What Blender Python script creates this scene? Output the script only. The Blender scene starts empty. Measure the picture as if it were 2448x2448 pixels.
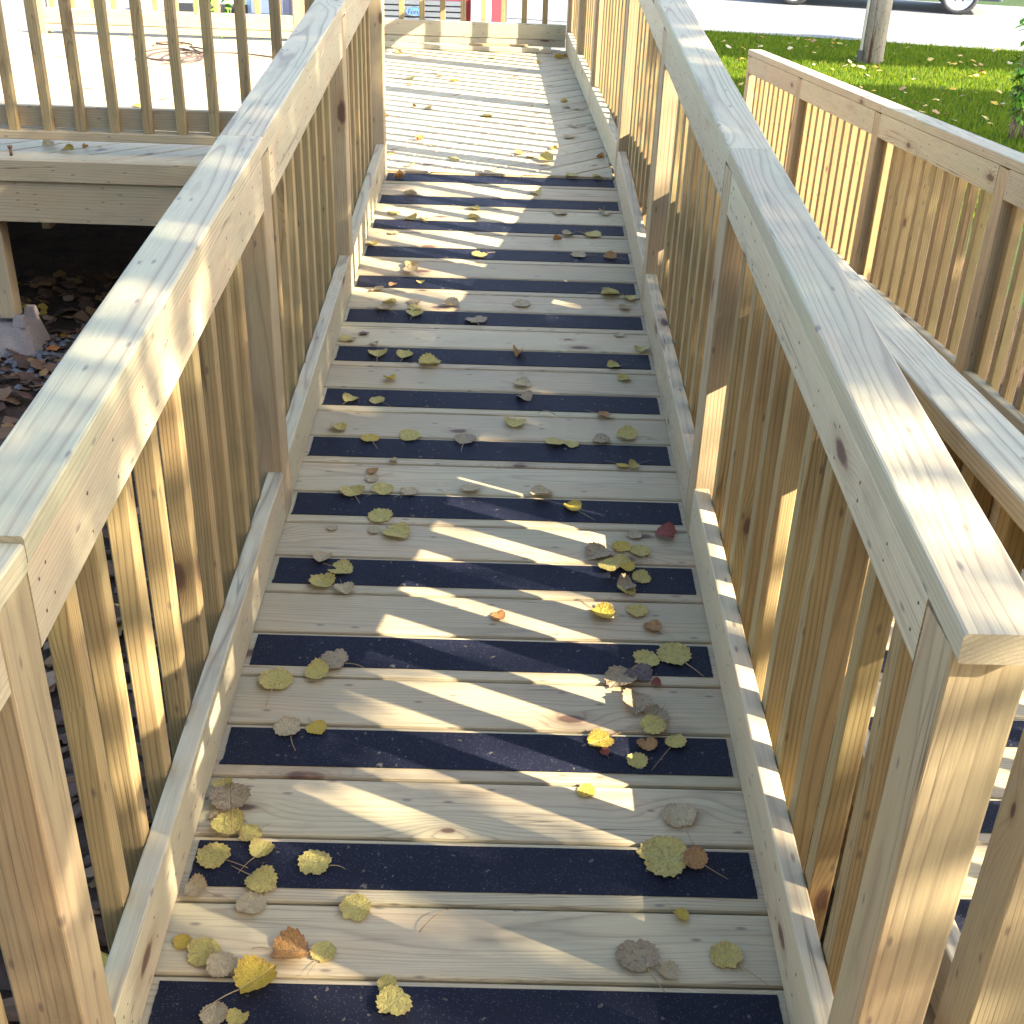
import bpy, math, random
from mathutils import Vector, Matrix, noise
random.seed(7)
R = math.radians
sc = bpy.context.scene
col = sc.collection

# ------------------------------------------------------------------ camera
cd = bpy.data.cameras.new("camera"); cam = bpy.data.objects.new("camera", cd); col.objects.link(cam)
cd.sensor_width = 36.0; cd.lens = 36.0 * 2850.0 / 2448.0
cd.clip_start = 0.05; cd.clip_end = 400.0
CAMROWS = [[0.9995126, 0.0018653, 0.031162], [-0.0281304, 0.4866485, 0.8731448], [0.0135363, 0.8735959, -0.4864638]]
cr, cu, cf = (Vector(v) for v in CAMROWS)
m = Matrix((( cr.x, cu.x, -cf.x), (cr.y, cu.y, -cf.y), (cr.z, cu.z, -cf.z))).to_4x4()
m.translation = Vector((0.02397, -1.31235, 1.6162))
cam.matrix_world = m
sc.camera = cam

# ------------------------------------------------------------------ world, sun, exposure
SUN_AZ = Vector((0.918, -0.395, 0.0)).normalized()
SUN_EL = R(29.9)
SUN = Vector((SUN_AZ.x * math.cos(SUN_EL), SUN_AZ.y * math.cos(SUN_EL), math.sin(SUN_EL)))
w = bpy.data.worlds.new("World"); sc.world = w; w.use_nodes = True
nt = w.node_tree; nt.nodes.clear()
sky = nt.nodes.new("ShaderNodeTexSky"); sky.sky_type = 'NISHITA'; sky.sun_disc = False
sky.sun_elevation = SUN_EL; sky.sun_rotation = math.atan2(SUN_AZ.x, SUN_AZ.y)
sky.air_density = 1.0; sky.dust_density = 1.6; sky.ozone_density = 1.0
bg = nt.nodes.new("ShaderNodeBackground"); bg.inputs[1].default_value = 0.13
wo = nt.nodes.new("ShaderNodeOutputWorld")
nt.links.new(sky.outputs[0], bg.inputs[0]); nt.links.new(bg.outputs[0], wo.inputs[0])
sl = bpy.data.lights.new("sun", 'SUN'); sl.energy = 5.0; sl.angle = R(0.5); sl.color = (1.0, 0.90, 0.72)
so = bpy.data.objects.new("sun", sl); col.objects.link(so)
so.rotation_euler = (-SUN).to_track_quat('-Z', 'Y').to_euler(); so.location = SUN * 30
sc.view_settings.view_transform = 'Standard'; sc.view_settings.look = 'None'
sc.view_settings.gamma = 1.0; sc.view_settings.use_curve_mapping = False
sc.view_settings.exposure = 2.7
sc.render.engine = 'CYCLES'
sc.cycles.max_bounces = 8; sc.cycles.diffuse_bounces = 4; sc.cycles.use_denoising = True

# ------------------------------------------------------------------ material helpers
class NT:
    def __init__(s, name):
        s.m = bpy.data.materials.new(name); s.m.use_nodes = True
        s.t = s.m.node_tree; s.t.nodes.clear()
        s.out = s.n("ShaderNodeOutputMaterial")
    def n(s, typ, **kw):
        nd = s.t.nodes.new(typ)
        for k, v in kw.items(): setattr(nd, k, v)
        return nd
    def l(s, a, b): s.t.links.new(a, b)
    def math(s, op, a, b=None, c=None, clamp=False):
        nd = s.n("ShaderNodeMath", operation=op); nd.use_clamp = clamp
        for i, v in enumerate((a, b, c)):
            if v is None: continue
            if isinstance(v, (int, float)): nd.inputs[i].default_value = v
            else: s.l(v, nd.inputs[i])
        return nd.outputs[0]
    def mix(s, fac, a, b, mode='MIX'):
        nd = s.n("ShaderNodeMix", data_type='RGBA', blend_type=mode)
        for i, v in ((0, fac), (6, a), (7, b)):
            if isinstance(v, (int, float)): nd.inputs[i].default_value = v
            elif isinstance(v, tuple): nd.inputs[i].default_value = (*v, 1.0)
            else: s.l(v, nd.inputs[i])
        return nd.outputs[2]
    def ramp(s, fac, stops, interp='LINEAR'):
        nd = s.n("ShaderNodeValToRGB"); nd.color_ramp.interpolation = interp
        el = nd.color_ramp.elements
        while len(el) < len(stops): el.new(0.5)
        for e, (p, c) in zip(el, stops):
            e.position = p; e.color = (*c, 1.0) if isinstance(c, tuple) else (c, c, c, 1.0)
        s.l(fac, nd.inputs[0]); return nd.outputs[0]
    def noise(s, vec, scale=1.0, detail=2.0, rough=0.5):
        nd = s.n("ShaderNodeTexNoise"); nd.inputs['Scale'].default_value = scale
        nd.inputs['Detail'].default_value = detail; nd.inputs['Roughness'].default_value = rough
        if vec is not None: s.l(vec, nd.inputs['Vector'])
        return nd.outputs[0]
    def vscale(s, vec, v):
        nd = s.n("ShaderNodeVectorMath", operation='MULTIPLY'); s.l(vec, nd.inputs[0]); nd.inputs[1].default_value = v
        return nd.outputs[0]
    def comb(s, x, y, z):
        nd = s.n("ShaderNodeCombineXYZ")
        for i, v in enumerate((x, y, z)):
            if isinstance(v, (int, float)): nd.inputs[i].default_value = v
            else: s.l(v, nd.inputs[i])
        return nd.outputs[0]
    def bsdf(s, color, rough=0.7, bump=None, bstr=0.3, bdist=0.001, metallic=0.0, spec=None, **kw):
        b = s.n("ShaderNodeBsdfPrincipled")
        for k, v in (('Base Color', color), ('Roughness', rough), ('Metallic', metallic)):
            if isinstance(v, (int, float)): b.inputs[k].default_value = v
            elif isinstance(v, tuple): b.inputs[k].default_value = (*v, 1.0)
            else: s.l(v, b.inputs[k])
        if spec is not None: b.inputs['Specular IOR Level'].default_value = spec
        for k, v in kw.items():
            b.inputs[k].default_value = (*v, 1.0) if isinstance(v, tuple) else v
        if bump is not None:
            bn = s.n("ShaderNodeBump"); bn.inputs['Strength'].default_value = bstr; bn.inputs['Distance'].default_value = bdist
            s.l(bump, bn.inputs['Height']); s.l(bn.outputs[0], b.inputs['Normal'])
        s.l(b.outputs[0], s.out.inputs[0]); return b

def wood(name, pale, dark, green=0.35, ring=0.0055, contrast=0.55, knots=0.30, grey=0.0, spec=0.35, rough=0.62):
    """softwood: growth rings cut by the board, knots, fibres; object X runs along the board"""
    t = NT(name)
    tc = t.n("ShaderNodeTexCoord"); oi = t.n("ShaderNodeObjectInfo"); rnd = oi.outputs['Random']
    sep = t.n("ShaderNodeSeparateXYZ"); t.l(tc.outputs['Object'], sep.inputs[0])
    X, Y, Z = sep.outputs
    r1 = t.math('FRACT', t.math('MULTIPLY', rnd, 17.31)); r2 = t.math('FRACT', t.math('MULTIPLY', rnd, 71.7)); r3 = t.math('FRACT', t.math('MULTIPLY', rnd, 143.9))
    X2 = t.math('ADD', X, t.math('MULTIPLY', rnd, 41.0))
    P = t.comb(X2, Y, t.math('ADD', Z, t.math('MULTIPLY', r1, 3.0)))
    # knots
    K2 = t.comb(X2, t.math('ADD', t.math('ADD', Y, Z), t.math('MULTIPLY', r2, 7.0)), 0.0)
    vor = t.n("ShaderNodeTexVoronoi", feature='F1', voronoi_dimensions='2D'); vor.inputs['Scale'].default_value = 1.0
    t.l(t.vscale(K2, (2.4, 6.0, 1.0)), vor.inputs['Vector'])
    vd = vor.outputs['Distance']
    sepc = t.n("ShaderNodeSeparateColor"); t.l(vor.outputs['Color'], sepc.inputs[0])
    kmask = t.math('LESS_THAN', sepc.outputs[0], knots)
    ksz = t.math('MULTIPLY_ADD', sepc.outputs[1], 0.075, 0.035)
    kd = t.math('DIVIDE', vd, ksz)
    wob = t.noise(t.vscale(P, (30, 40, 40)), 1.0, 2.0)
    kd = t.math('ADD', kd, t.math('MULTIPLY_ADD', wob, 0.7, -0.35))
    kcore = t.math('MULTIPLY', t.math('SUBTRACT', 1.0, kd, clamp=True), kmask)
    kbend = t.math('MULTIPLY', t.math('POWER', t.math('SUBTRACT', 1.0, t.math('MULTIPLY', vd, 2.6), clamp=True), 2.0), kmask)
    # rings
    n1 = t.noise(t.vscale(P, (0.9, 7.0, 7.0)), 1.0, 2.0, 0.45)
    n2 = t.noise(t.vscale(P, (5.0, 30.0, 30.0)), 1.0, 2.0, 0.5)
    py = t.math('MULTIPLY_ADD', r2, 0.14, -0.07); pz = t.math('MULTIPLY_ADD', r3, 0.09, 0.025)
    dy = t.math('ADD', Y, py); dz = t.math('ADD', Z, pz)
    rr = t.math('SQRT', t.math('ADD', t.math('MULTIPLY', dy, dy), t.math('MULTIPLY', dz, dz)))
    rr = t.math('ADD', rr, t.math('MULTIPLY', X, 0.007))
    rr = t.math('ADD', rr, t.math('MULTIPLY', n1, 0.045))
    rr = t.math('ADD', rr, t.math('MULTIPLY', n2, 0.003))
    rr = t.math('ADD', rr, t.math('MULTIPLY', kbend, 0.028))
    per = t.math('MULTIPLY_ADD', r1, ring * 0.8, ring * 0.7)
    fr = t.math('FRACT', t.math('DIVIDE', rr, per))
    line = t.ramp(fr, [(0.0, 0.35), (0.10, 0.05), (0.45, 0.0), (0.72, 0.22), (0.90, 1.0), (0.96, 0.85), (1.0, 0.35)])
    amt = t.math('MULTIPLY', t.math('MULTIPLY_ADD', t.noise(t.vscale(P, (1.3, 9, 9)), 1.0, 2.0), 1.6, -0.1, clamp=True), contrast)
    lf = t.math('MULTIPLY', line, amt)
    # board to board colour
    c = t.mix(t.math('MULTIPLY', r2, 0.75), pale, tuple(p * 0.45 + d * 0.55 for p, d in zip(pale, dark)))
    gn = t.noise(t.vscale(P, (1.1, 5.0, 5.0)), 1.0, 3.0)
    gm = t.math('MULTIPLY', t.ramp(gn, [(0.44, 0.0), (0.62, 1.0)]), green)
    c = t.mix(gm, c, (pale[0] * 0.78, pale[1] * 0.88, pale[2] * 0.80))
    pn = t.noise(t.vscale(P, (1.7, 6.0, 6.0)), 2.1, 2.0)
    c = t.mix(t.math('MULTIPLY', t.ramp(pn, [(0.5, 0.0), (0.68, 1.0)]), 0.40), c, (pale[0] * 0.98, pale[1] * 0.80, pale[2] * 0.72))
    c = t.mix(lf, c, dark)
    fib = t.noise(t.vscale(P, (9.0, 330.0, 330.0)), 1.0, 3.0, 0.6)
    c = t.mix(0.85, c, t.ramp(fib, [(0.25, 0.80), (0.75, 1.12)]), 'MULTIPLY')
    # grime smudges, small dark pitch flecks
    gr = t.noise(t.vscale(P, (5.0, 16.0, 16.0)), 1.0, 5.0, 0.7)
    c = t.mix(t.math('MULTIPLY', t.ramp(gr, [(0.55, 0.0), (0.75, 1.0)]), 0.30), c, tuple(x * 0.42 for x in dark))
    fv = t.n("ShaderNodeTexVoronoi", feature='F1', voronoi_dimensions='2D'); fv.inputs['Scale'].default_value = 1.0
    t.l(t.vscale(K2, (13.0, 36.0, 1.0)), fv.inputs['Vector'])
    fs = t.n("ShaderNodeSeparateColor"); t.l(fv.outputs['Color'], fs.inputs[0])
    fleck = t.math('MULTIPLY', t.math('LESS_THAN', fs.outputs[0], 0.13), t.ramp(fv.outputs['Distance'], [(0.06, 1.0), (0.17, 0.0)]))
    c = t.mix(t.math('MULTIPLY', fleck, 0.65), c, (0.085, 0.055, 0.045))
    ck = t.noise(t.vscale(P, (0.9, 48.0, 48.0)), 1.0, 1.0, 0.4)
    ckl = t.ramp(t.math('ABSOLUTE', t.math('SUBTRACT', ck, 0.5)), [(0.004, 1.0), (0.016, 0.0)])
    ckm = t.ramp(t.noise(t.vscale(P, (1.6, 7.0, 7.0)), 1.7, 2.0), [(0.56, 0.0), (0.66, 1.0)])
    c = t.mix(t.math('MULTIPLY', t.math('MULTIPLY', ckl, ckm), 0.65), c, tuple(x * 0.35 for x in dark))
    if grey > 0:
        c = t.mix(grey, c, (0.30, 0.30, 0.27))
    halo = t.math('MULTIPLY', t.math('SUBTRACT', 1.0, t.math('MULTIPLY', kd, 0.45), clamp=True), kmask)
    c = t.mix(t.math('MULTIPLY', halo, 0.65), c, (dark[0] * 0.95, dark[1] * 0.72, dark[2] * 0.6))
    c = t.mix(t.math('MULTIPLY', t.math('MULTIPLY', kcore, 2.5, clamp=True), 0.85), c, (0.075, 0.036, 0.024))
    h = t.math('ADD', t.math('MULTIPLY', fib, 0.6), t.math('MULTIPLY', line, -0.5))
    h = t.math('ADD', h, t.math('MULTIPLY', n2, 1.2))
    t.bsdf(c, rough, bump=h, bstr=0.35, bdist=0.0012, spec=spec)
    return t.m

M = {}
M['rail'] = wood('treated_pine_rail', (0.46, 0.388, 0.240), (0.19, 0.135, 0.08), green=0.50, ring=0.0060, contrast=0.85, knots=0.22, grey=0.10)
M['deck'] = wood('treated_pine_walkway', (0.45, 0.362, 0.212), (0.18, 0.125, 0.07), green=0.35, ring=0.0048, contrast=0.65, knots=0.42, grey=0.05)
M['apron'] = wood('treated_pine_pinkish', (0.50, 0.41, 0.258), (0.24, 0.17, 0.105), green=0.22, ring=0.0065, contrast=0.50, knots=0.25, grey=0.03)
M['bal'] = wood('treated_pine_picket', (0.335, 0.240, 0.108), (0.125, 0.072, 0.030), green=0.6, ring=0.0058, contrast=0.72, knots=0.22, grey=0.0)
M['post'] = wood('treated_pine_post', (0.40, 0.30, 0.165), (0.165, 0.105, 0.055), green=0.35, ring=0.0090, contrast=0.55, knots=0.30, grey=0.05)

def grit():
    t = NT('black_grit_tape'); tc = t.n("ShaderNodeTexCoord"); o = tc.outputs['Object']
    n = t.noise(o, 900.0, 3.0, 0.8); n2 = t.noise(o, 7.0, 3.0)
    c = t.mix(t.ramp(n2, [(0.35, 0.0), (0.7, 1.0)]), (0.0018, 0.0026, 0.0105), (0.0045, 0.0058, 0.0155))
    v = t.n("ShaderNodeTexVoronoi", feature='F1'); v.inputs['Scale'].default_value = 620.0; t.l(o, v.inputs['Vector'])
    s3 = t.n("ShaderNodeSeparateColor"); t.l(v.outputs['Color'], s3.inputs[0])
    c = t.mix(t.math('MULTIPLY', t.math('GREATER_THAN', s3.outputs[0], 0.95), 0.55), c, (0.07, 0.068, 0.085))  # sparkle of the grit painted in as random pale specks
    d = t.noise(o, 60.0, 2.0)
    c = t.mix(t.math('MULTIPLY', t.ramp(d, [(0.68, 0.0), (0.72, 1.0)]), 0.5), c, (0.16, 0.14, 0.10))
    t.bsdf(c, 0.62, bump=n, bstr=0.9, bdist=0.0012, spec=0.22); return t.m
M['grit'] = grit()

def leafmat(name, base, edge, spot, spots=0.5, trans=0.25):
    t = NT(name); tc = t.n("ShaderNodeTexCoord"); oi = t.n("ShaderNodeObjectInfo"); rnd = oi.outputs['Random']
    sep = t.n("ShaderNodeSeparateXYZ"); t.l(tc.outputs['Object'], sep.inputs[0]); X, Y, Z = sep.outputs
    P = t.comb(t.math('ADD', X, t.math('MULTIPLY', rnd, 23.0)), Y, t.math('MULTIPLY', rnd, 9.0))
    r = t.math('SQRT', t.math('ADD', t.math('MULTIPLY', X, X), t.math('MULTIPLY', Y, Y)))
    n = t.noise(P, 3.2, 4.0, 0.65)
    e = t.math('ADD', t.math('MULTIPLY', r, 1.5), t.math('MULTIPLY_ADD', n, 1.6, -0.9))
    c = t.mix(t.ramp(e, [(0.35, 0.0), (0.95, 1.0)]), base, edge)
    c = t.mix(t.math('MULTIPLY', t.ramp(t.noise(P, 7.0, 3.0, 0.7), [(0.56 - 0.1 * spots, 0.0), (0.70 - 0.1 * spots, 1.0)]), min(0.95, spots)), c, spot)
    vv = t.n("ShaderNodeTexVoronoi", feature='F1'); vv.inputs['Scale'].default_value = 13.0; t.l(P, vv.inputs['Vector'])
    vs3 = t.n("ShaderNodeSeparateColor"); t.l(vv.outputs['Color'], vs3.inputs[0])
    c = t.mix(t.math('MULTIPLY', t.math('MULTIPLY', t.ramp(vv.outputs['Distance'], [(0.14, 1.0), (0.24, 0.0)]), t.math('LESS_THAN', vs3.outputs[0], 0.45)), 0.8), c, tuple(q * 0.7 for q in spot))
    c = t.mix(0.7, c, t.ramp(t.noise(P, 26.0, 3.0, 0.7), [(0.3, 0.72), (0.7, 1.15)]), 'MULTIPLY')
    ay = t.math('ABSOLUTE', Y)
    mid = t.ramp(ay, [(0.008, 1.0), (0.022, 0.0)])
    sv = t.math('ABSOLUTE', t.math('SUBTRACT', t.math('FRACT', t.math('MULTIPLY', t.math('SUBTRACT', X, t.math('MULTIPLY', ay, 0.9)), 6.0)), 0.5))
    side = t.math('MULTIPLY', t.ramp(sv, [(0.0, 1.0), (0.09, 0.0)]), 0.5)
    vein = t.math('MAXIMUM', mid, side)
    vc = tuple(min(1, a * 0.6 + 0.12) for a in base)
    c = t.mix(t.math('MULTIPLY', vein, 0.45), c, vc)
    h = t.math('ADD', t.math('MULTIPLY', vein, -1.0), t.noise(P, 14.0, 2.0))
    b = t.n("ShaderNodeBsdfPrincipled"); t.l(c, b.inputs['Base Color']); b.inputs['Roughness'].default_value = 0.55
    bn = t.n("ShaderNodeBump"); bn.inputs['Strength'].default_value = 0.45; bn.inputs['Distance'].default_value = 0.02
    t.l(h, bn.inputs['Height']); t.l(bn.outputs[0], b.inputs['Normal'])
    tr = t.n("ShaderNodeBsdfTranslucent"); t.l(c, tr.inputs[0])
    ms = t.n("ShaderNodeMixShader"); ms.inputs[0].default_value = trans
    t.l(b.outputs[0], ms.inputs[1]); t.l(tr.outputs[0], ms.inputs[2]); t.l(ms.outputs[0], t.out.inputs[0])
    return t.m
LM = {
 'Y': leafmat('leaf_bright_yellow', (0.52, 0.36, 0.035), (0.42, 0.24, 0.03), (0.20, 0.10, 0.03), 0.25),
 'y': leafmat('leaf_yellow', (0.50, 0.39, 0.09), (0.42, 0.29, 0.08), (0.18, 0.11, 0.06), 0.45),
 'g': leafmat('leaf_green_yellow', (0.48, 0.385, 0.095), (0.46, 0.31, 0.085), (0.18, 0.11, 0.05), 0.40),
 't': leafmat('leaf_tan', (0.46, 0.36, 0.19), (0.38, 0.25, 0.13), (0.20, 0.12, 0.075), 0.4),
 'b': leafmat('leaf_mottled_brown', (0.34, 0.255, 0.13), (0.26, 0.16, 0.10), (0.14, 0.085, 0.06), 0.6),
 'B': leafmat('leaf_purple_brown', (0.13, 0.085, 0.07), (0.10, 0.06, 0.05), (0.05, 0.03, 0.03), 0.7),
 'O': leafmat('leaf_orange_brown', (0.40, 0.20, 0.05), (0.30, 0.12, 0.045), (0.13, 0.06, 0.03), 0.5),
 'r': leafmat('leaf_red', (0.26, 0.055, 0.03), (0.17, 0.03, 0.02), (0.08, 0.02, 0.015), 0.5),
}
def plain(name, color, rough=0.6, nscale=20.0, namt=0.25, metallic=0.0, bump=0.3, bdist=0.003, detail=4.0, **kw):
    t = NT(name); tc = t.n("ShaderNodeTexCoord")
    n = t.noise(tc.outputs['Object'], nscale, detail, 0.6)
    c = t.mix(t.ramp(n, [(0.3, 0.0), (0.7, 1.0)]), tuple(x * (1 - namt) for x in color), tuple(min(1, x * (1 + namt)) for x in color))
    t.bsdf(c, rough, bump=n, bstr=bump, bdist=bdist, metallic=metallic, **kw); return t.m
M['stem'] = plain('leaf_stalk', (0.26, 0.17, 0.07), 0.5, 60, 0.3)
M['concrete'] = plain('cast_concrete', (0.22, 0.18, 0.155), 0.9, 140, 0.22, bump=0.6)
M['rust'] = plain('rusty_steel', (0.16, 0.075, 0.04), 0.7, 200, 0.5, metallic=0.3)
M['cord'] = plain('brown_rubber', (0.06, 0.035, 0.028), 0.6, 50, 0.2)
M['rubber'] = plain('tyre_rubber', (0.035, 0.035, 0.036), 0.8, 60, 0.3)
M['white_paint'] = plain('white_rim_paint', (0.80, 0.80, 0.78), 0.4, 30, 0.04, bump=0.05)
M['chrome'] = plain('bright_chrome', (0.62, 0.68, 0.78), 0.22, 5, 0.08, metallic=0.85, bump=0.02)
M['dark_plastic'] = plain('dark_plastic', (0.03, 0.03, 0.035), 0.5, 60, 0.2)
M['bark'] = plain('tree_bark', (0.13, 0.10, 0.075), 0.9, 18, 0.4, bump=0.8, bdist=0.02)
M['twig'] = plain('twig_bark', (0.20, 0.15, 0.10), 0.8, 40, 0.3)
M['stone'] = plain('pebble', (0.085, 0.083, 0.085), 0.8, 40, 0.45)
M['nail'] = plain('dark_nail_head', (0.07, 0.05, 0.04), 0.6, 200, 0.3)
def carpaint(name, c):
    t = NT(name); tc = t.n("ShaderNodeTexCoord"); n = t.noise(tc.outputs['Object'], 3.0, 4.0)
    t.bsdf(t.mix(n, tuple(x * 0.85 for x in c), c), 0.28, **{'Coat Weight': 0.8, 'Coat Roughness': 0.06}); return t.m
M['red_paint'] = carpaint('red_car_paint', (0.30, 0.016, 0.03))
M['navy_paint'] = carpaint('navy_car_paint', (0.016, 0.02, 0.045))
M['silver_paint'] = carpaint('silver_car_paint', (0.45, 0.46, 0.48))
t = NT('tinted_glass'); t.bsdf((0.02, 0.025, 0.03), 0.05, spec=0.8); M['glass'] = t.m
t = NT('headlamp_lens'); tc = t.n("ShaderNodeTexCoord"); t.bsdf(t.mix(t.noise(tc.outputs['Object'], 30.0), (0.75, 0.77, 0.8), (0.9, 0.9, 0.9)), 0.12, spec=0.8); M['lens'] = t.m
t = NT('blue_enamel'); tc = t.n("ShaderNodeTexCoord"); t.bsdf(t.mix(t.noise(tc.outputs['Object'], 12.0), (0.07, 0.17, 0.42), (0.09, 0.20, 0.46)), 0.25); M['blue'] = t.m

def groundmat(name, stops, scales, bump=0.6, bdist=0.01, rough=0.95, fleck=None):
    t = NT(name); tc = t.n("ShaderNodeTexCoord"); o = tc.outputs['Object']
    a = t.noise(o, scales[0], 6.0, 0.7); b = t.noise(o, scales[1], 5.0, 0.6)
    f = t.math('ADD', t.math('MULTIPLY', a, 0.6), t.math('MULTIPLY', b, 0.4))
    c = t.ramp(f, stops)
    if fleck:
        v = t.n("ShaderNodeTexVoronoi", feature='F1'); v.inputs['Scale'].default_value = fleck[0]; t.l(o, v.inputs['Vector'])
        s3 = t.n("ShaderNodeSeparateColor"); t.l(v.outputs['Color'], s3.inputs[0])
        c = t.mix(t.math('MULTIPLY', t.math('GREATER_THAN', s3.outputs[0], fleck[2]), 0.8), c, fleck[1])
    t.bsdf(c, rough, bump=f, bstr=bump, bdist=bdist, spec=0.2); return t.m
M['soil'] = groundmat('damp_soil', [(0.35, (0.028, 0.016, 0.010)), (0.5, (0.060, 0.035, 0.022)), (0.65, (0.10, 0.06, 0.04))], (45, 6), 1.0, 0.03)
M['lawn'] = groundmat('lawn_turf', [(0.35, (0.018, 0.034, 0.008)), (0.5, (0.030, 0.056, 0.012)), (0.65, (0.050, 0.066, 0.018))], (30, 1.3), 1.0, 0.03)
M['asphalt'] = groundmat('worn_asphalt', [(0.3, (0.13, 0.13, 0.135)), (0.5, (0.17, 0.17, 0.17)), (0.7, (0.22, 0.22, 0.215))], (180, 1.1), 0.5, 0.004, 0.85)
M['drive'] = groundmat('gravelly_asphalt', [(0.3, (0.12, 0.12, 0.125)), (0.5, (0.16, 0.16, 0.16)), (0.7, (0.21, 0.205, 0.20))], (140, 0.9), 0.5, 0.004, 0.85)
M['concrete_walk'] = groundmat('pinkish_concrete', [(0.3, (0.26, 0.23, 0.21)), (0.7, (0.34, 0.31, 0.28))], (90, 1.0), 0.3, 0.003, 0.9)
def grassmat():
    t = NT('grass_blade'); g = t.n("ShaderNodeNewGeometry"); r = g.outputs['Random Per Island']
    c = t.ramp(r, [(0.0, (0.035, 0.085, 0.008)), (0.45, (0.068, 0.135, 0.014)), (0.8, (0.12, 0.18, 0.02)), (1.0, (0.19, 0.17, 0.04))])
    b = t.bsdf(c, 0.8, spec=0.08)
    tr = t.n("ShaderNodeBsdfTranslucent"); t.l(t.mix(0.5, c, (0.34, 0.40, 0.012)), tr.inputs[0])
    ms = t.n("ShaderNodeMixShader"); ms.inputs[0].default_value = 0.45
    t.l(b.outputs[0], ms.inputs[1]); t.l(tr.outputs[0], ms.inputs[2]); t.l(ms.outputs[0], t.out.inputs[0]); return t.m
M['grass'] = grassmat()
def littermat(name, stops, tr=0.2):
    t = NT(name); g = t.n("ShaderNodeNewGeometry"); r = g.outputs['Random Per Island']
    c = t.ramp(r, stops, 'CONSTANT')
    tc = t.n("ShaderNodeTexCoord")
    c = t.mix(0.6, c, t.ramp(t.noise(tc.outputs['Object'], 70.0, 3.0), [(0.3, 0.7), (0.7, 1.15)]), 'MULTIPLY')
    t.bsdf(c, 0.7, spec=0.2); return t.m
M['litter'] = littermat('dead_leaf_litter', [(0.0, (0.09, 0.048, 0.028)), (0.3, (0.14, 0.075, 0.038)), (0.55, (0.065, 0.036, 0.022)), (0.74, (0.21, 0.115, 0.045)), (0.86, (0.36, 0.22, 0.035)), (0.92, (0.24, 0.15, 0.09)), (0.97, (0.30, 0.11, 0.03))])
M['lawn_leaf'] = littermat('lawn_leaf', [(0.0, (0.45, 0.33, 0.10)), (0.3, (0.36, 0.20, 0.10)), (0.5, (0.50, 0.42, 0.25)), (0.7, (0.48, 0.30, 0.04)), (0.85, (0.40, 0.14, 0.05))])
M['crown'] = littermat('tree_foliage', [(0.0, (0.05, 0.085, 0.02)), (0.3, (0.08, 0.11, 0.025)), (0.6, (0.16, 0.15, 0.03)), (0.8, (0.25, 0.19, 0.03))])
M['shrub_leaf'] = littermat('shrub_leaf', [(0.0, (0.07, 0.20, 0.012)), (0.4, (0.11, 0.27, 0.016)), (0.7, (0.17, 0.32, 0.025))])

# ------------------------------------------------------------------ object helpers
def mesh(name, v, f, mat, smooth=False):
    me = bpy.data.meshes.new(name); me.from_pydata([tuple(a) for a in v], [], f); me.update()
    if mat: me.materials.append(mat)
    if smooth:
        for p in me.polygons: p.use_smooth = True
    return me
def root(name, label, cat, loc=(0, 0, 0), group=None):
    o = bpy.data.objects.new(name, None); col.objects.link(o); o.location = loc; o.empty_display_size = 0.1
    o['label'] = label; o['category'] = cat
    if group: o['group'] = group
    o['_loc'] = 0; del o['_loc']
    return o
WL = {}
def put(name, me, mw, parent=None, label=None, kind=None):
    o = bpy.data.objects.new(name, me); col.objects.link(o)
    if parent is not None:
        o.parent = parent
        pm = WL.get(parent.name, Matrix.Translation(parent.location))
        o.matrix_basis = pm.inverted() @ mw
    else:
        o.matrix_basis = mw
    WL[o.name] = mw
    if label: o['label'] = label
    if kind: o['kind'] = kind
    return o
def frame(p, x, z):
    x = Vector(x).normalized(); z = Vector(z); z = (z - x * z.dot(x)).normalized(); y = z.cross(x)
    mm = Matrix(((x.x, y.x, z.x), (x.y, y.y, z.y), (x.z, y.z, z.z))).to_4x4(); mm.translation = Vector(p); return mm
_cache = {}
def board(L, W, T, mat, bev=0.003, shear=0.0, shear0=None):
    """length along X, width Y, thickness Z, eased long edges; shear: end cut slants in Z by shear per metre"""
    if shear0 is None: shear0 = shear
    key = (round(L, 4), round(W, 4), round(T, 4), mat.name, round(bev, 4), round(shear, 4), round(shear0, 4))
    if key in _cache: return _cache[key]
    prof = []
    for cx, cy, a0 in ((W / 2 - bev, T / 2 - bev, 0), (-W / 2 + bev, T / 2 - bev, 90), (-W / 2 + bev, -T / 2 + bev, 180), (W / 2 - bev, -T / 2 + bev, 270)):
        for a in ((0, 45, 90) if bev > 0.001 else (45,)):
            prof.append((cx + bev * math.cos(R(a0 + a)), cy + bev * math.sin(R(a0 + a))))
    n = len(prof); v = []
    for sx, sh in ((-0.5, shear0), (0.5, shear)):
        for (y, z) in prof: v.append((sx * L + z * sh, y, z))
    f = [tuple(range(n))[::-1], tuple(range(n, 2 * n))]
    for i in range(n):
        j = (i + 1) % n; f.append((i, j, n + j, n + i))
    f = [tuple(reversed(q)) for q in f]
    f[0] = tuple(range(n)); f[1] = tuple(reversed(range(n, 2 * n)))
    f = [tuple(reversed(q)) for q in f]
    me = mesh("board", v, f, mat); _cache[key] = me; return me
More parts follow.
